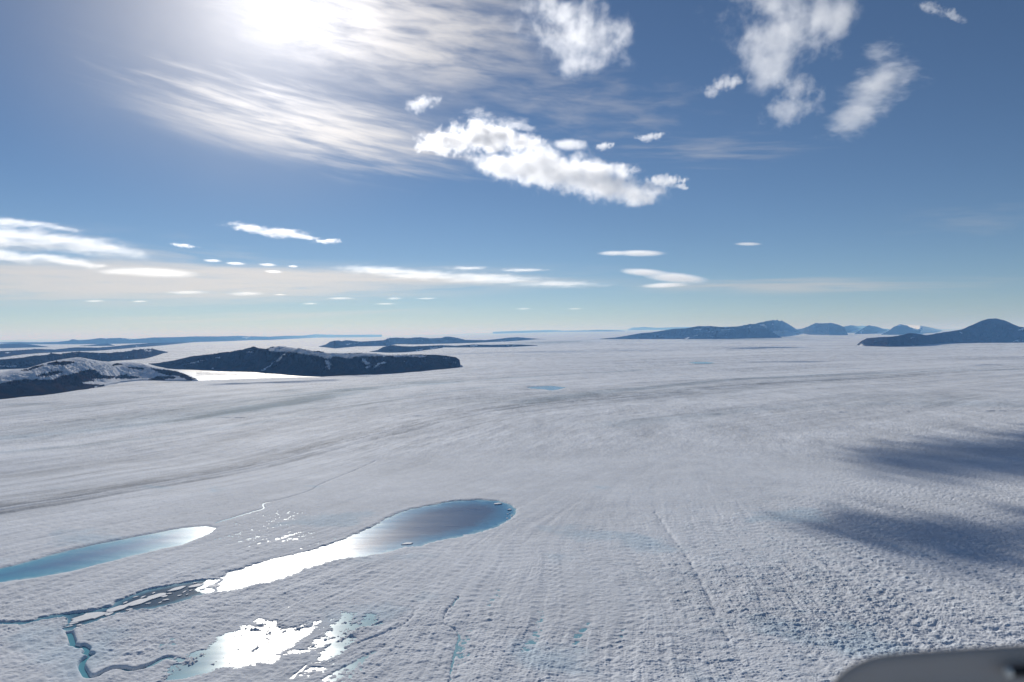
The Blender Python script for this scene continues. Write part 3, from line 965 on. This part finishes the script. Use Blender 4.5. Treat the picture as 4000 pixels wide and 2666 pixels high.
hill('range', 'pale blue range along the horizon, far left', [(-400, 1342)] + v1([(0, 90), (150, 85), (350, 90), (520, 85), (630, 75), (665, 60), (720, 70), (800, 65), (920, 50), (1000, 52), (1100, 48), (1230, 60), (1400, 45), (1600, 42), (1800, 35), (2000, 35), (2220, 30), (2300, 36)]) + v2([(150, 67), (310, 70), (400, 65), (560, 62), (650, 52), (740, 55), (900, 57), (1050, 55), (1160, 56)]),
     [(-400, 1352)] + v1([(0, 100), (300, 108), (630, 108), (1000, 105), (1380, 97), (1800, 88), (2100, 79), (2300, 70)]) + v2([(200, 97), (300, 96), (500, 86), (700, 76), (900, 68), (1100, 60), (1161, 58)]), ratio=2, nu=620, nv=40, noise=0.10, seed=7,
     snow=[v1([(900, 57), (960, 50), (1000, 55), (960, 62)]), v1([(1110, 56), (1230, 58), (1220, 66), (1140, 64)]), v2([(80, 72), (130, 72), (120, 80), (90, 82)])])
# middle distance
hill('hill', 'long dark hills in the middle distance behind the flat-topped mountain', v2([(675, 146), (730, 130), (770, 105), (830, 98), (850, 105), (890, 97), (950, 103), (1000, 108), (1080, 103), (1170, 97), (1220, 80), (1280, 76), (1340, 82), (1450, 75), (1530, 82), (1620, 80), (1650, 68), (1690, 70), (1740, 80), (1800, 95), (1950, 97), (2050, 88), (2130, 78), (2200, 74), (2353, 87), (2420, 91)]),
     v2([(675, 148), (800, 161), (960, 146), (1190, 142), (1260, 128), (1400, 130), (1800, 120), (2100, 108), (2353, 91), (2421, 92)]), ratio=1.8, nu=460, nv=60, noise=0.12, seed=8,
     snow=[v2([(890, 128), (940, 122), (930, 130)]), v2([(960, 120), (990, 116), (985, 123)]), v2([(1210, 95), (1235, 98), (1222, 104)]), v2([(1095, 118), (1112, 116), (1110, 121)]), v2([(2070, 100), (2100, 98), (2085, 112)]), v2([(2185, 93), (2205, 90), (2200, 97)]), v2([(1030, 108), (1050, 107), (1045, 111)]), v2([(1450, 95), (1462, 94), (1460, 99)])])
hill('hill', 'low dark ridge tapering right, close behind the flat-topped mountain', v2([(1065, 185), (1130, 172), (1170, 148), (1230, 137), (1300, 142), (1400, 145), (1500, 140), (1620, 135), (1720, 140), (1860, 130), (2000, 133), (2150, 130), (2300, 134), (2353, 136)]),
     v2([(1065, 187), (1200, 193), (1330, 190), (1450, 182), (1550, 166), (1630, 152), (1900, 152), (2100, 152), (2354, 139)]), ratio=1.8, nu=360, nv=60, noise=0.12, seed=9,
     snow=[v2([(1440, 175), (1470, 165), (1465, 180)]), v2([(1520, 160), (1600, 150), (1540, 168)]), v2([(1830, 140), (1870, 130), (1880, 142), (1850, 146)]), v2([(2110, 136), (2200, 136), (2150, 143)]), v2([(1500, 188), (1545, 186), (1540, 192)]), v2([(1420, 178), (1440, 176), (1436, 183)])])
# far right
hill('range', 'faint low hills on the horizon left of the sloping massif', [(1925, 1297), (2000, 1294), (2080, 1292), (2153, 1290), (2200, 1292.5), (2300, 1291), (2345, 1289), (2400, 1291), (2440, 1293)], [(1925, 1298.5), (2200, 1297), (2440, 1295)], ratio=5, nu=160, nv=20, noise=0.12, seed=10)
hill('range', 'flat-topped blue hill on the horizon behind the massif slope', v3([(395, 181), (440, 160), (560, 152), (700, 160), (850, 155), (1030, 152), (1180, 150)]), v3([(395, 184), (760, 182), (1180, 182)]), ratio=5, nu=160, nv=24, noise=0.08, seed=11)
hill('massif', 'long sloping dark massif with rounded summit in the right distance', v3([(115, 272), (270, 260), (400, 240), (520, 215), (640, 205), (740, 190), (870, 170), (1000, 165), (1100, 145), (1250, 140), (1330, 150), (1500, 145), (1590, 133), (1680, 125), (1760, 100), (1880, 80), (1970, 88), (2020, 110), (2125, 178)]),
     v3([(115, 277), (500, 277), (960, 276), (1500, 268), (1800, 250), (1880, 236), (2000, 218), (2080, 205), (2126, 182)]), ratio=2.0, nu=460, nv=90, noise=0.12, cat='mountain', seed=12,
     snow=[v3([(1060, 180), (1130, 165), (1170, 178), (1100, 183)]), v3([(1590, 160), (1640, 142), (1660, 150), (1640, 158)]), v3([(1215, 150), (1245, 150), (1240, 158)]), v3([(1250, 163), (1305, 153), (1290, 160)]), v3([(1330, 190), (1370, 178), (1490, 176), (1430, 190)]), v3([(1175, 208), (1220, 200), (1270, 198), (1240, 208)]), v3([(1720, 125), (1790, 120), (1830, 160), (1790, 155)]),
           v3([(1870, 120), (1890, 118), (1890, 145)]), v3([(1870, 192), (1990, 185), (2090, 200), (2000, 225), (1890, 225)]), v3([(1400, 152), (1420, 155), (1395, 168)]), v3([(850, 187), (870, 185), (870, 190)])])
hill('hill', 'dark front spur of the massif dropping to the ice', v3([(955, 274), (1050, 240), (1170, 210), (1330, 195), (1500, 175), (1640, 160), (1760, 165), (1840, 185), (1900, 220), (1970, 259)]), v3([(955, 278), (1300, 276), (1500, 272), (1800, 266), (1971, 262)]), ratio=2.6, nu=300, nv=60, noise=0.12, seed=13,
     snow=[v3([(960, 274), (995, 256), (1015, 262), (1010, 275)]), v3([(1060, 245), (1110, 235), (1080, 248)]), v3([(1390, 222), (1410, 220), (1408, 232)]), v3([(1245, 250), (1262, 250), (1258, 258)])])
hill('mountain', 'twin-topped blue mountain right of the sloping massif', v4([(235, 210), (310, 200), (380, 175), (440, 147), (480, 152), (580, 143), (640, 160), (700, 182), (735, 252)]), v4([(235, 228), (380, 255), (560, 260), (736, 260)]), ratio=2.6, nu=260, nv=60, noise=0.11, cat='mountain', seed=14, snow=[v4([(530, 250), (545, 248), (540, 257)]), v4([(570, 255), (590, 250), (600, 258)]), v4([(370, 212), (390, 210), (385, 215)])])
hill('hill', 'small blue hill behind the shoulder of the twin-topped mountain', v4([(660, 172), (700, 180), (760, 167), (820, 175), (880, 172), (925, 178)]), v4([(660, 240), (740, 235), (830, 205), (926, 190)]), ratio=2.6, nu=160, nv=40, noise=0.10, seed=15)
hill('hill', 'low blue hill with a snowy left side between two glaciers', v4([(795, 246), (860, 205), (920, 168), (1000, 180), (1060, 200), (1125, 206)]), v4([(795, 250), (900, 247), (1000, 236), (1126, 212)]), ratio=2.6, nu=160, nv=40, noise=0.10, seed=16, snow=[v4([(830, 240), (850, 215), (875, 210), (850, 245)])])
hill('ice_dome', 'smooth pale ice dome behind the peaked hill at right', v4([(1120, 200), (1220, 162), (1300, 165), (1400, 172), (1480, 185), (1600, 213)]), v4([(1120, 225), (1400, 240), (1600, 218)]), ratio=4, nu=160, nv=40, noise=0.02, base_snow=0.95, seed=17)
hill('mountain', 'peaked dark hill with one snow patch near its summit, beside the ice dome', v4([(1040, 253), (1100, 225), (1160, 180), (1215, 158), (1270, 168), (1320, 190), (1380, 205), (1420, 187), (1470, 190), (1535, 217)]), v4([(1040, 256), (1200, 256), (1400, 240), (1536, 222)]), ratio=2.4, nu=220, nv=50, noise=0.10, cat='mountain', seed=18,
     snow=[v4([(1195, 172), (1215, 162), (1230, 168), (1215, 178)]), v4([(1330, 205), (1380, 195), (1400, 205), (1385, 215)]), v4([(1180, 180), (1195, 178), (1190, 186)])])
hill('mountain', 'big dark domed mountain at the right edge with a low spur to its left', v4([(818, 346), (860, 310), (910, 285), (1040, 275), (1140, 272), (1240, 255), (1310, 240), (1390, 245), (1450, 258), (1510, 250), (1600, 235), (1780, 205), (1870, 165), (1960, 125), (2030, 105), (2100, 103), (2180, 120), (2250, 155), (2310, 180), (2353, 185), (2600, 250), (2800, 290)]),
     v4([(818, 348), (870, 362), (1100, 367), (1340, 358), (1520, 344), (1700, 333), (2353, 323), (2801, 318)]), ratio=2.2, nu=460, nv=110, noise=0.10, cat='mountain', seed=19,
     snow=[v4([(1290, 285), (1320, 275), (1340, 283), (1310, 292)]), v4([(1320, 352), (1340, 347), (1340, 354)]), v4([(840, 350), (850, 338), (858, 345), (880, 355), (860, 357)]), v4([(2305, 215), (2353, 190), (2400, 195), (2353, 215)]), v4([(1765, 238), (1785, 232), (1785, 240)]), v4([(2270, 318), (2320, 300), (2330, 318)])])

# ------------------------------------------------------------------ floating ice plates
m_floe, tt, p = mat('floe_ice')
tc = tt.node('ShaderNodeNewGeometry')
nn = tt.noise(tc.outputs['Position'], 0.08, 4.0, 0.6)
tt.put(p.inputs['Base Color'], tt.mixc(nn, (0.55, 0.58, 0.62, 1), (0.82, 0.83, 0.85, 1)))
p.inputs['Roughness'].default_value = 0.7


def floe(px, py, lx, ly, rot, label, n=9, z=LEVEL, th=1.6, group='ice plates adrift in the channel', seed=0):
    r = random.Random(seed)
    c = ground_at([px], [py])[0]
    bm = bmesh.new()
    ring = []
    for k in range(n):
        a = 2 * math.pi * k / n + r.uniform(-0.25, 0.25)
        rr = r.uniform(0.72, 1.12)
        x, y = lx * rr * math.cos(a), ly * rr * math.sin(a)
        ring.append((x * math.cos(rot) - y * math.sin(rot), x * math.sin(rot) + y * math.cos(rot)))
    bot = [bm.verts.new((x, y, -0.8)) for x, y in ring]
    mid = [bm.verts.new((x, y, th * 0.8 + r.uniform(-0.1, 0.1))) for x, y in ring]
    top = [bm.verts.new((x * 0.93, y * 0.93, th + r.uniform(-0.25, 0.25))) for x, y in ring]
    ctr = bm.verts.new((0, 0, th + 0.15))
    bm.faces.new(bot[::-1])
    for k in range(n):
        j = (k + 1) % n
        bm.faces.new((bot[k], bot[j], mid[j], mid[k]))
        bm.faces.new((mid[k], mid[j], top[j], top[k]))
        bm.faces.new((top[k], top[j], ctr))
    bmesh.ops.recalc_face_normals(bm, faces=bm.faces)
    me = bpy.data.meshes.new('ice_floe')
    bm.to_mesh(me)
    bm.free()
    o = link('ice_floe', me, m_floe)
    o.location = (c[0], c[1], z)
    return tag(o, label, 'ice floe', group)


AX = math.atan2(806, 701)
floe(345, 2408, 38, 23, AX - 0.25, 'biggest flat grey ice plate, at the left end of the channel', 12, seed=1)
floe(462, 2375, 30, 14, AX, 'long cracked ice plate right of the biggest plate', 11, seed=2)
floe(542, 2350, 40, 15, AX, 'long ice plate in the middle of the channel', 12, seed=3)
floe(612, 2327, 28, 13, AX + 0.05, 'pale ice plate at the wide part of the channel', 10, seed=4)
floe(690, 2300, 24, 10, AX, 'narrow ice plate near the upper bank of the channel', 9, seed=5)
floe(766, 2287, 18, 10, AX - 0.1, 'ice plate at the mouth of the glaring lake', 9, seed=6)
floe(648, 2342, 9, 4.5, AX - 0.3, 'small white tilted ice plate in dark water', 7, seed=7)
floe(1944, 1968, 15, 11, 0.2, 'lone white floe at the far tip of the large blue lake', 9, LEVEL, 3.0, 'floes adrift in the large lake', 8)
floe(1990, 1991, 9, 6, 0.5, 'small white floe beside the right shore of the large lake', 8, LEVEL, 3.0, 'floes adrift in the large lake', 9)
floe(1592, 2123, 18, 10, 0.4, 'flat white floe by the near shore of the large lake', 9, LEVEL, 2.0, 'floes adrift in the large lake', 10)
floe(835, 2287, 15, 12, 0.4, 'grey floe in the glaring left end of the large lake', 10, LEVEL, 1.2, 'floes adrift in the large lake', 11)
rr = random.Random(5)
small_axis = [((425, 2398), 10), ((395, 2420), 8), ((505, 2380), 8), ((440, 2405), 6), ((580, 2355), 6), ((625, 2352), 5), ((640, 2328), 8), ((720, 2310), 7), ((745, 2305), 5), ((700, 2325), 5), ((730, 2322), 4),
              ((790, 2300), 6), ((290, 2432), 9), ((310, 2440), 6), ((270, 2445), 6), ((345, 2436), 7), ((560, 2330), 7), ((530, 2330), 6), ((660, 2318), 6), ((600, 2315), 5), ((490, 2352), 6), ((460, 2395), 5), ((810, 2292), 5), ((760, 2276), 5)]
for i, ((x, y), s_) in enumerate(small_axis):
    floe(x, y, s_ * 1.2, s_ * rr.uniform(0.45, 0.75), AX + rr.uniform(-0.5, 0.5), 'small broken ice plate wedged among the big plates of the channel', rr.choice((5, 6, 7)), LEVEL, rr.uniform(0.7, 1.6), 'small broken plates in the channel', 50 + i)
for i in range(7):
    floe(2002 + rr.uniform(-22, 8), 2002 + i * 5.5, rr.uniform(3, 6), rr.uniform(2, 4), rr.uniform(0, 3), 'tiny white ice fragment along the right shore of the large lake', 6, LEVEL, 1.6, 'ice fragments along the lake shore', 90 + i)

# brash ice in the fjord
bm = bmesh.new()
for i in range(240):
    x = 770 + abs(rr.gauss(0, 1)) * 95
    y = np.interp(x, [700, 800, 960], [1453, 1457, 1461]) + rr.uniform(-7, 8) * max(0.12, 1 - (x - 770) / 230)
    c = ground_at([x], [y])[0]
    n = rr.choice((5, 6, 7))
    sx, sy = rr.uniform(10, 34), rr.uniform(20, 70)
    tp = [bm.verts.new((c[0] + sx * rr.uniform(0.7, 1.1) * math.cos(6.283 * k / n), c[1] + sy * rr.uniform(0.7, 1.1) * math.sin(6.283 * k / n), -12.2 + rr.uniform(-0.4, 0.4) + i * 0.002)) for k in range(n)]
    bt = [bm.verts.new((v.co.x, v.co.y, -15.5)) for v in tp]
    bm.faces.new(tp)
    for k in range(n):
        j = (k + 1) % n
        bm.faces.new((bt[k], bt[j], tp[j], tp[k]))
me = bpy.data.meshes.new('brash_ice')
bm.to_mesh(me)
bm.free()
tag(link('brash_ice', me, m_floe), 'field of broken brash ice afloat at the left end of the fjord', 'brash ice', kind='stuff')

# ------------------------------------------------------------------ aircraft part close to the lens
m_panel, tt, p = mat('grey_paint')
tc = tt.node('ShaderNodeTexCoord')
nn = tt.noise(tc.outputs['Object'], 9.0, 3.0, 0.5)
tt.put(p.inputs['Base Color'], tt.mixc(nn, (0.37, 0.345, 0.325, 1), (0.42, 0.40, 0.38, 1)))
p.inputs['Roughness'].default_value = 0.8
p.inputs['Specular IOR Level'].default_value = 0.15
m_dark, tt, p = mat('black_rubber')
p.inputs['Base Color'].default_value = (0.012, 0.012, 0.013, 1)
p.inputs['Roughness'].default_value = 0.6
m_tip, tt, p = mat('polished_metal')
p.inputs['Base Color'].default_value = (0.8, 0.78, 0.7, 1)
p.inputs['Roughness'].default_value = 0.4
p.inputs['Metallic'].default_value = 0.3


def near_pt(x, y, d):
    q = ray([x], [y])[0] / FPX
    return np.array([0, 0, CAMZ]) + q * d


D0 = 0.62
outl = [(3090, 2900), (3160, 2790), (3225, 2700), (3262, 2652), (3300, 2616), (3345, 2590), (3400, 2568), (3460, 2556), (3560, 2546), (3700, 2536), (3850, 2527), (4000, 2518), (4200, 2507), (4450, 2497)]
outl = densify(np.array(outl, float), 20)
ctr_px = np.array([4000.0, 3150.0])
bm = bmesh.new()
rows = []
O = near_pt(4000, 2600, D0)
for (shr, dd) in ((0.90, 0.10), (0.97, 0.06), (0.992, 0.025), (1.0, 0.0), (0.995, -0.0022), (0.985, -0.0036), (0.955, -0.0050), (0.90, -0.0055), (0.80, -0.0045), (0.72, -0.0050), (0.6, -0.0070), (0.4, -0.0080)):
    row = []
    for q in outl:
        c2 = np.array([max(q[0], 3600.0) if q[0] < 3600 else q[0], 3000.0])
        s_ = c2 + (q - c2) * shr
        row.append(bm.verts.new(near_pt(s_[0], s_[1], D0 + dd) - O))
    rows.append(row)
for a, b in zip(rows[:-1], rows[1:]):
    for k in range(len(a) - 1):
        bm.faces.new((a[k], b[k], b[k + 1], a[k + 1]))
bmesh.ops.recalc_face_normals(bm, faces=bm.faces)
for f in bm.faces:
    f.smooth = True
me = bpy.data.meshes.new('aircraft_fairing')
bm.to_mesh(me)
bm.free()
fair = link('aircraft_fairing', me, m_panel)
fair.location = tuple(O)
tag(fair, 'dark grey rounded aircraft fairing, out of focus in the lower right corner', 'aircraft part')


def tube(name, a, b, r, m, parent, n=16, cap=True):
    a, b = Vector(a), Vector(b)
    bm = bmesh.new()
    ax = (b - a).normalized()
    s1 = ax.orthogonal().normalized()
    s2 = ax.cross(s1)
    prof = [(0, 0.55), (0.06, 0.9), (0.12, 1.0), (0.88, 1.0), (0.94, 0.9), (1.0, 0.55)]
    rings = []
    for (k, rad) in prof:
        rings.append([bm.verts.new(a + (b - a) * k + (s1 * math.cos(6.2832 * i / n) + s2 * math.sin(6.2832 * i / n)) * r * rad) for i in range(n)])
    for x, y in zip(rings[:-1], rings[1:]):
        for i in range(n):
            j = (i + 1) % n
            bm.faces.new((x[i], x[j], y[j], y[i]))
    bm.faces.new(rings[0])
    bm.faces.new(rings[-1])
    bmesh.ops.recalc_face_normals(bm, faces=bm.faces)
    for f in bm.faces:
        f.smooth = True
    me = bpy.data.meshes.new(name)
    bm.to_mesh(me)
    bm.free()
    return link(name, me, m, parent)


KD = D0 - 0.014
rod = tube('latch', near_pt(3938, 2627, KD) - O, near_pt(4120, 2622, KD) - O, 0.0046, m_dark, fair)
rod['label'] = 'short black latch with a bright metal tip'
tube('tip', near_pt(3925, 2627, KD - 0.004) - O, near_pt(3950, 2626, KD - 0.004) - O, 0.0040, m_tip, rod)

# ------------------------------------------------------------------ clouds (real volumes high above)


def cloud_mat(name, blobs, amp, scale, stretch, lo, hi, dens, aniso=0.62, detail=5.0, rough=0.6, seed=0.0, warp=0.0, step=1.0):
    m = bpy.data.materials.new(name)
    m.use_nodes = True
    tt = NT(m.node_tree)
    tt.n.clear()
    tc = tt.node('ShaderNodeTexCoord').outputs['Object']
    f = None
    for (c, r, rot) in blobs:
        q = tt.mapping(tc, loc=tuple(c), rot=(0, rot, 0), scale=tuple(r), typ='TEXTURE')
        v = tt.math('SUBTRACT', 1.0, tt.vmath('LENGTH', q))
        f = v if f is None else tt.math('SMOOTH_MAX', f, v, 0.25)
    nv = tt.vmath('ADD', tt.vmath('MULTIPLY', tc, tuple(1.0 / s for s in stretch)), (seed, seed * 2.3, seed * 0.7))
    nz = tt.noise(nv, scale, detail, rough, warp)
    g = tt.math('MULTIPLY_ADD', tt.math('SUBTRACT', nz, 0.5), amp, f)
    d = tt.maprange(g, lo, hi, 0.0, dens)
    pv = tt.node('ShaderNodeVolumeScatter')
    pv.inputs['Color'].default_value = (1.0, 0.995, 0.985, 1)
    tt.put(pv.inputs['Density'], d)
    pv.inputs['Anisotropy'].default_value = aniso
    out = tt.node('ShaderNodeOutputMaterial')
    tt.l.new(pv.outputs[0], out.inputs['Volume'])
    m.cycles.volume_step_rate = step
    m.cycles.volume_sampling = 'MULTIPLE_IMPORTANCE'
    return m


CLOUD_Z = 2800.0


def cloud(label, blobs, alt=CLOUD_Z, amp=3.9, sc=1.25, lo=-0.05, hi=0.85, tau=4.0, thick=0.55, stretch=(1, 1, 1), group='white clouds above the glacier', seed=0, aniso=0.62, detail=8.0, rough=0.70, warp=0.12, step=0.30):
    """blobs: (px, py, rx px, ry px, tilt deg). The whole cloud stands at one altitude band, its distance follows."""
    px = np.mean([b[0] for b in blobs])
    py = np.mean([b[1] for b in blobs])
    d = ray([px], [py])[0]
    d /= d[1]
    Y = (alt - CAMZ) / d[2]
    C = np.array([d[0] * Y, Y, alt])
    k = Y / FPX
    bl = []
    pts = []
    for (x, y, rx, ry, tl) in blobs:
        q = ray([x], [y])[0]
        q = q / q[1] * Y + np.array([0, 0, CAMZ])
        loc = q - C
        rx, ry = (rx * 1.14, ry * 1.14) if amp > 0.9 else (rx, ry)
        r = np.array([rx * k, max(thick * 0.5 * (rx + ry) * k, ry * k), ry * k])
        rot = -math.radians(tl)
        bl.append((loc, r * (0.78 if amp > 0.9 else 0.92), rot))
        for u_ in np.linspace(0, math.pi, 7):
            for v_ in np.linspace(0, 2 * math.pi, 13)[:-1]:
                s_ = np.array([math.sin(u_) * math.cos(v_), math.sin(u_) * math.sin(v_), math.cos(u_)]) * r * (1.55 if amp > 0.9 else 1.25)
                cr, sr = math.cos(rot), math.sin(rot)
                pts.append(loc + np.array([s_[0] * cr + s_[2] * sr, s_[1], -s_[0] * sr + s_[2] * cr]))
    mean_r = np.mean([min(b[2], b[3] * 1.7) * k for b in blobs])
    bm = bmesh.new()
    for q in pts:
        bm.verts.new(q)
    bmesh.ops.remove_doubles(bm, verts=bm.verts, dist=mean_r * 0.02)
    res = bmesh.ops.convex_hull(bm, input=bm.verts)
    junk = [e for e in res['geom_interior'] if isinstance(e, bmesh.types.BMVert)]
    bmesh.ops.delete(bm, geom=junk, context='VERTS')
    bmesh.ops.recalc_face_normals(bm, faces=bm.faces)
    me = bpy.data.meshes.new('cloud')
    bm.to_mesh(me)
    bm.free()
    depth = np.mean([b[1][1] for b in bl]) * 2
    m = cloud_mat('cloud_vapour', bl, amp, sc / mean_r, stretch, lo, hi, 0.62 * tau / depth, aniso, detail, rough, seed, warp, step)
    o = link('cloud', me, m)
    o.location = tuple(C)
    return tag(o, label, 'cloud', group)


USE_CLOUDS = True
if USE_CLOUDS:
    cloud('ragged white cloud at the top, just right of the sun glare', [(2190, 70, 190, 110, 0), (2280, 150, 190, 100, -10), (2290, 240, 110, 60, 0)], seed=1.0, tau=2.6, hi=1.1, amp=4.6)
    cloud('biggest ragged white cloud, cut by the top edge', [(3030, 20, 200, 110, 0), (3060, 140, 200, 120, 10), (3000, 260, 150, 80, 0), (3210, 70, 130, 120, 0)], seed=2.0, tau=3.0, hi=1.1, amp=4.8)
    cloud('small torn cloud hanging below the biggest cloud on its left', [(2830, 325, 90, 35, 15), (2780, 360, 40, 20, 20)], seed=2.6, tau=1.8, hi=1.1, amp=4.6)
    cloud('streaky cloud fragment below the biggest cloud', [(3110, 340, 80, 60, 10), (3090, 425, 130, 55, 8)], seed=2.9, tau=1.8, hi=1.1, amp=4.8)
    cloud('slanting feather-shaped white cloud near the right edge', [(3430, 220, 75, 60, 0), (3440, 330, 140, 110, 40), (3350, 460, 130, 75, 30)], seed=3.3, tau=2.4, stretch=(1.7, 1, 0.7), hi=1.1, amp=4.8)
    cloud('thin wisp of cloud in the top right corner', [(3640, 30, 60, 22, -15), (3720, 60, 60, 20, -20)], seed=3.9, tau=1.8)
    cloud('large bright white cloud bank in the middle of the sky', [(1985, 652, 150, 48, -8), (2130, 660, 200, 70, -10), (2320, 710, 190, 60, -12), (2480, 755, 130, 40, -10)], seed=4.4, tau=11, thick=1.6, amp=3.9, alt=2560)
    cloud('torn white cloud above the left end of the bright bank', [(1690, 562, 70, 26, 5), (1760, 556, 120, 40, 5), (1900, 540, 150, 42, -5), (2040, 556, 80, 28, 0)], seed=5.1, tau=13, thick=1.7, amp=4.4, alt=2700)
    cloud('wispy cloud above the torn cloud over the bright bank', [(1880, 455, 80, 32, -10), (2010, 490, 90, 28, -15)], seed=5.7, tau=1.8, hi=1.1, amp=4.8, stretch=(1.8, 1, 0.8))
    cloud('small rounded cloud right of the torn cloud', [(2225, 565, 90, 28, -4)], seed=6.2, tau=4, amp=1.1)
    cloud('small scrap of cloud beside the rounded cloud', [(2360, 570, 38, 17, 0)], seed=6.6, tau=3)
    cloud('small puff alone below the sun-lit veil', [(1645, 402, 68, 34, 5)], seed=6.9, tau=2.0, amp=4.6)
    cloud('small cloud high over the right of the bright bank', [(2540, 535, 60, 18, 5)], seed=7.2, tau=2.5)
    cloud('broken white cloud above the right end of the bright bank', [(2330, 655, 160, 26, -6), (2430, 665, 80, 24, -5)], seed=7.5, tau=3.5)
    cloud('small cloud off the right end of the bright bank', [(2600, 705, 80, 26, 0), (2660, 728, 40, 14, -10)], seed=7.8, tau=3.5)
    cloud('large streaked cloud bank at the left edge', [(-60, 920, 260, 60, -4), (140, 930, 240, 42, -6), (360, 965, 220, 42, -8), (480, 985, 100, 26, -10)], seed=8.3, tau=1.9, amp=3.9, stretch=(2.4, 1, 0.7), sc=1.8)
    cloud('thin streak of cloud above the bank at the left edge', [(60, 870, 200, 18, -6), (220, 890, 110, 14, -8)], seed=8.8, tau=1.6, stretch=(2.2, 1, 0.7))
    cloud('lower band of cloud at the left edge', [(20, 1000, 230, 26, -5), (250, 1020, 200, 22, -8)], seed=9.1, tau=2.2, amp=3.9, stretch=(2.0, 1, 0.7))
    cloud('smooth lens cloud with a grey belly below the left bank', [(600, 1065, 215, 24, -3), (480, 1062, 130, 18, 0)], seed=9.5, tau=2.2, amp=0.85, stretch=(3, 1, 0.7), sc=2.0, thick=0.5)
    cloud('slanting white cloud alone left of the middle', [(970, 890, 95, 18, -8), (1090, 910, 130, 20, -6), (1180, 925, 70, 12, -5)], seed=9.9, tau=4, stretch=(1.8, 1, 0.8))
    cloud('small cloud at the right end of the slanting one', [(1280, 943, 62, 11, 0)], seed=10.3, tau=3.5)
    cloud('tiny cloud between the left bank and the slanting cloud', [(715, 960, 55, 9, -8)], seed=10.6, tau=3)
    for i, (x, y, a, b, w_) in enumerate(((830, 1019, 45, 8, 'first'), (920, 1030, 50, 8, 'second'), (1045, 1035, 44, 8, 'third'), (1145, 1041, 26, 6, 'fourth'), (1068, 1062, 46, 8, 'lowest'))):
        cloud(w_ + ' from the left of five tiny clouds above the pale band' if w_ != 'lowest' else 'lowest of five tiny clouds above the pale band', [(x, y, a, b, -3)], seed=11 + i * 0.37, tau=3.5, amp=1.0, group='tiny clouds above the pale band')
    cloud('long layered cloud bank over the horizon in the middle', [(1480, 1058, 190, 22, -4), (1650, 1075, 230, 24, -3), (1900, 1090, 260, 24, -2), (2180, 1110, 220, 17, -1)], seed=13.0, tau=2.2, amp=3.8, stretch=(3.0, 1, 0.6), sc=2.0)
    cloud('thin streak above the layered bank', [(1830, 1048, 90, 9, 0), (2040, 1056, 110, 8, 0)], seed=13.5, tau=1.8, stretch=(2.2, 1, 0.7))
    cloud('smooth white lens cloud alone right of the middle', [(2400, 990, 80, 12, 0), (2500, 990, 120, 15, -1)], seed=14.0, tau=5, amp=0.25)
    cloud('small thin lens cloud right of the white lens', [(2922, 954, 66, 8.5, -1)], seed=14.4, tau=4, amp=0.25)
    cloud('grey-bellied stacked lens cloud low over the horizon', [(2520, 1065, 120, 18, -4), (2640, 1086, 150, 24, -5), (2600, 1115, 120, 13, 2)], seed=14.9, tau=6, amp=0.4)
    LENS = ((370, 1177, 44, 5, 'leftmost of the small lens clouds'), (545, 1178, 34, 4, 'second small lens cloud from the left'), (730, 1143, 90, 8, 'long lens cloud below the pale band, left of the flat-topped mountain'), (960, 1148, 80, 9, 'plump lens cloud above the flat-topped mountain'),
            (1095, 1152, 30, 3.5, 'tiny sliver right of the plump lens cloud'), (1210, 1187, 34, 4, 'small lens cloud above the right end of the flat-topped mountain'), (1330, 1166, 60, 5, 'flat streaky lens cloud below the layered bank'), (1540, 1167, 34, 5.5, 'short bright lens cloud below the layered bank'),
            (1505, 1188, 46, 4, 'thin lens cloud under the short bright one'), (1665, 1167, 44, 4, 'faint lens cloud right of the short bright one'), (2045, 1207, 34, 4, 'low lens cloud above the distant ice, left of a twin'), (2245, 1207, 36, 4, 'low lens cloud above the distant ice, right of its twin'))
    for i, (x, y, a, b, lb) in enumerate(LENS):
        cloud(lb, [(x, y, a * 1.15, b * 1.25, 0)], seed=20 + i * 0.7, tau=1.2, amp=0.8, sc=2.0, stretch=(3.0, 1, 0.8), group='small lens clouds near the horizon', detail=2.0)

# ------------------------------------------------------------------ air
mh = bpy.data.materials.new('haze_air')
mh.use_nodes = True
tt = NT(mh.node_tree)
tt.n.clear()
pv = tt.node('ShaderNodeVolumePrincipled')
pv.inputs['Color'].default_value = (0.22, 0.50, 1.0, 1)
pv.inputs['Absorption Color'].default_value = (1, 1, 1, 1)
pv.inputs['Density'].default_value = 1.25e-5
pv.inputs['Anisotropy'].default_value = 0.15
out = tt.node('ShaderNodeOutputMaterial')
tt.l.new(pv.outputs[0], out.inputs['Volume'])
bm = bmesh.new()
bmesh.ops.create_cube(bm, size=1.0)
me = bpy.data.meshes.new('haze')
bm.to_mesh(me)
bm.free()
hz = link('haze', me, mh)
hz.scale = (900000, 420000, 2000)
hz.location = (0, 200000, 900)
hz.scale = (900000, 420000, 1840 + 120)
hz.location = (0, 190000, (1840 - 120) / 2)
tag(hz, 'thin blue haze over the ice that pales the far mountains', 'haze', kind='stuff')
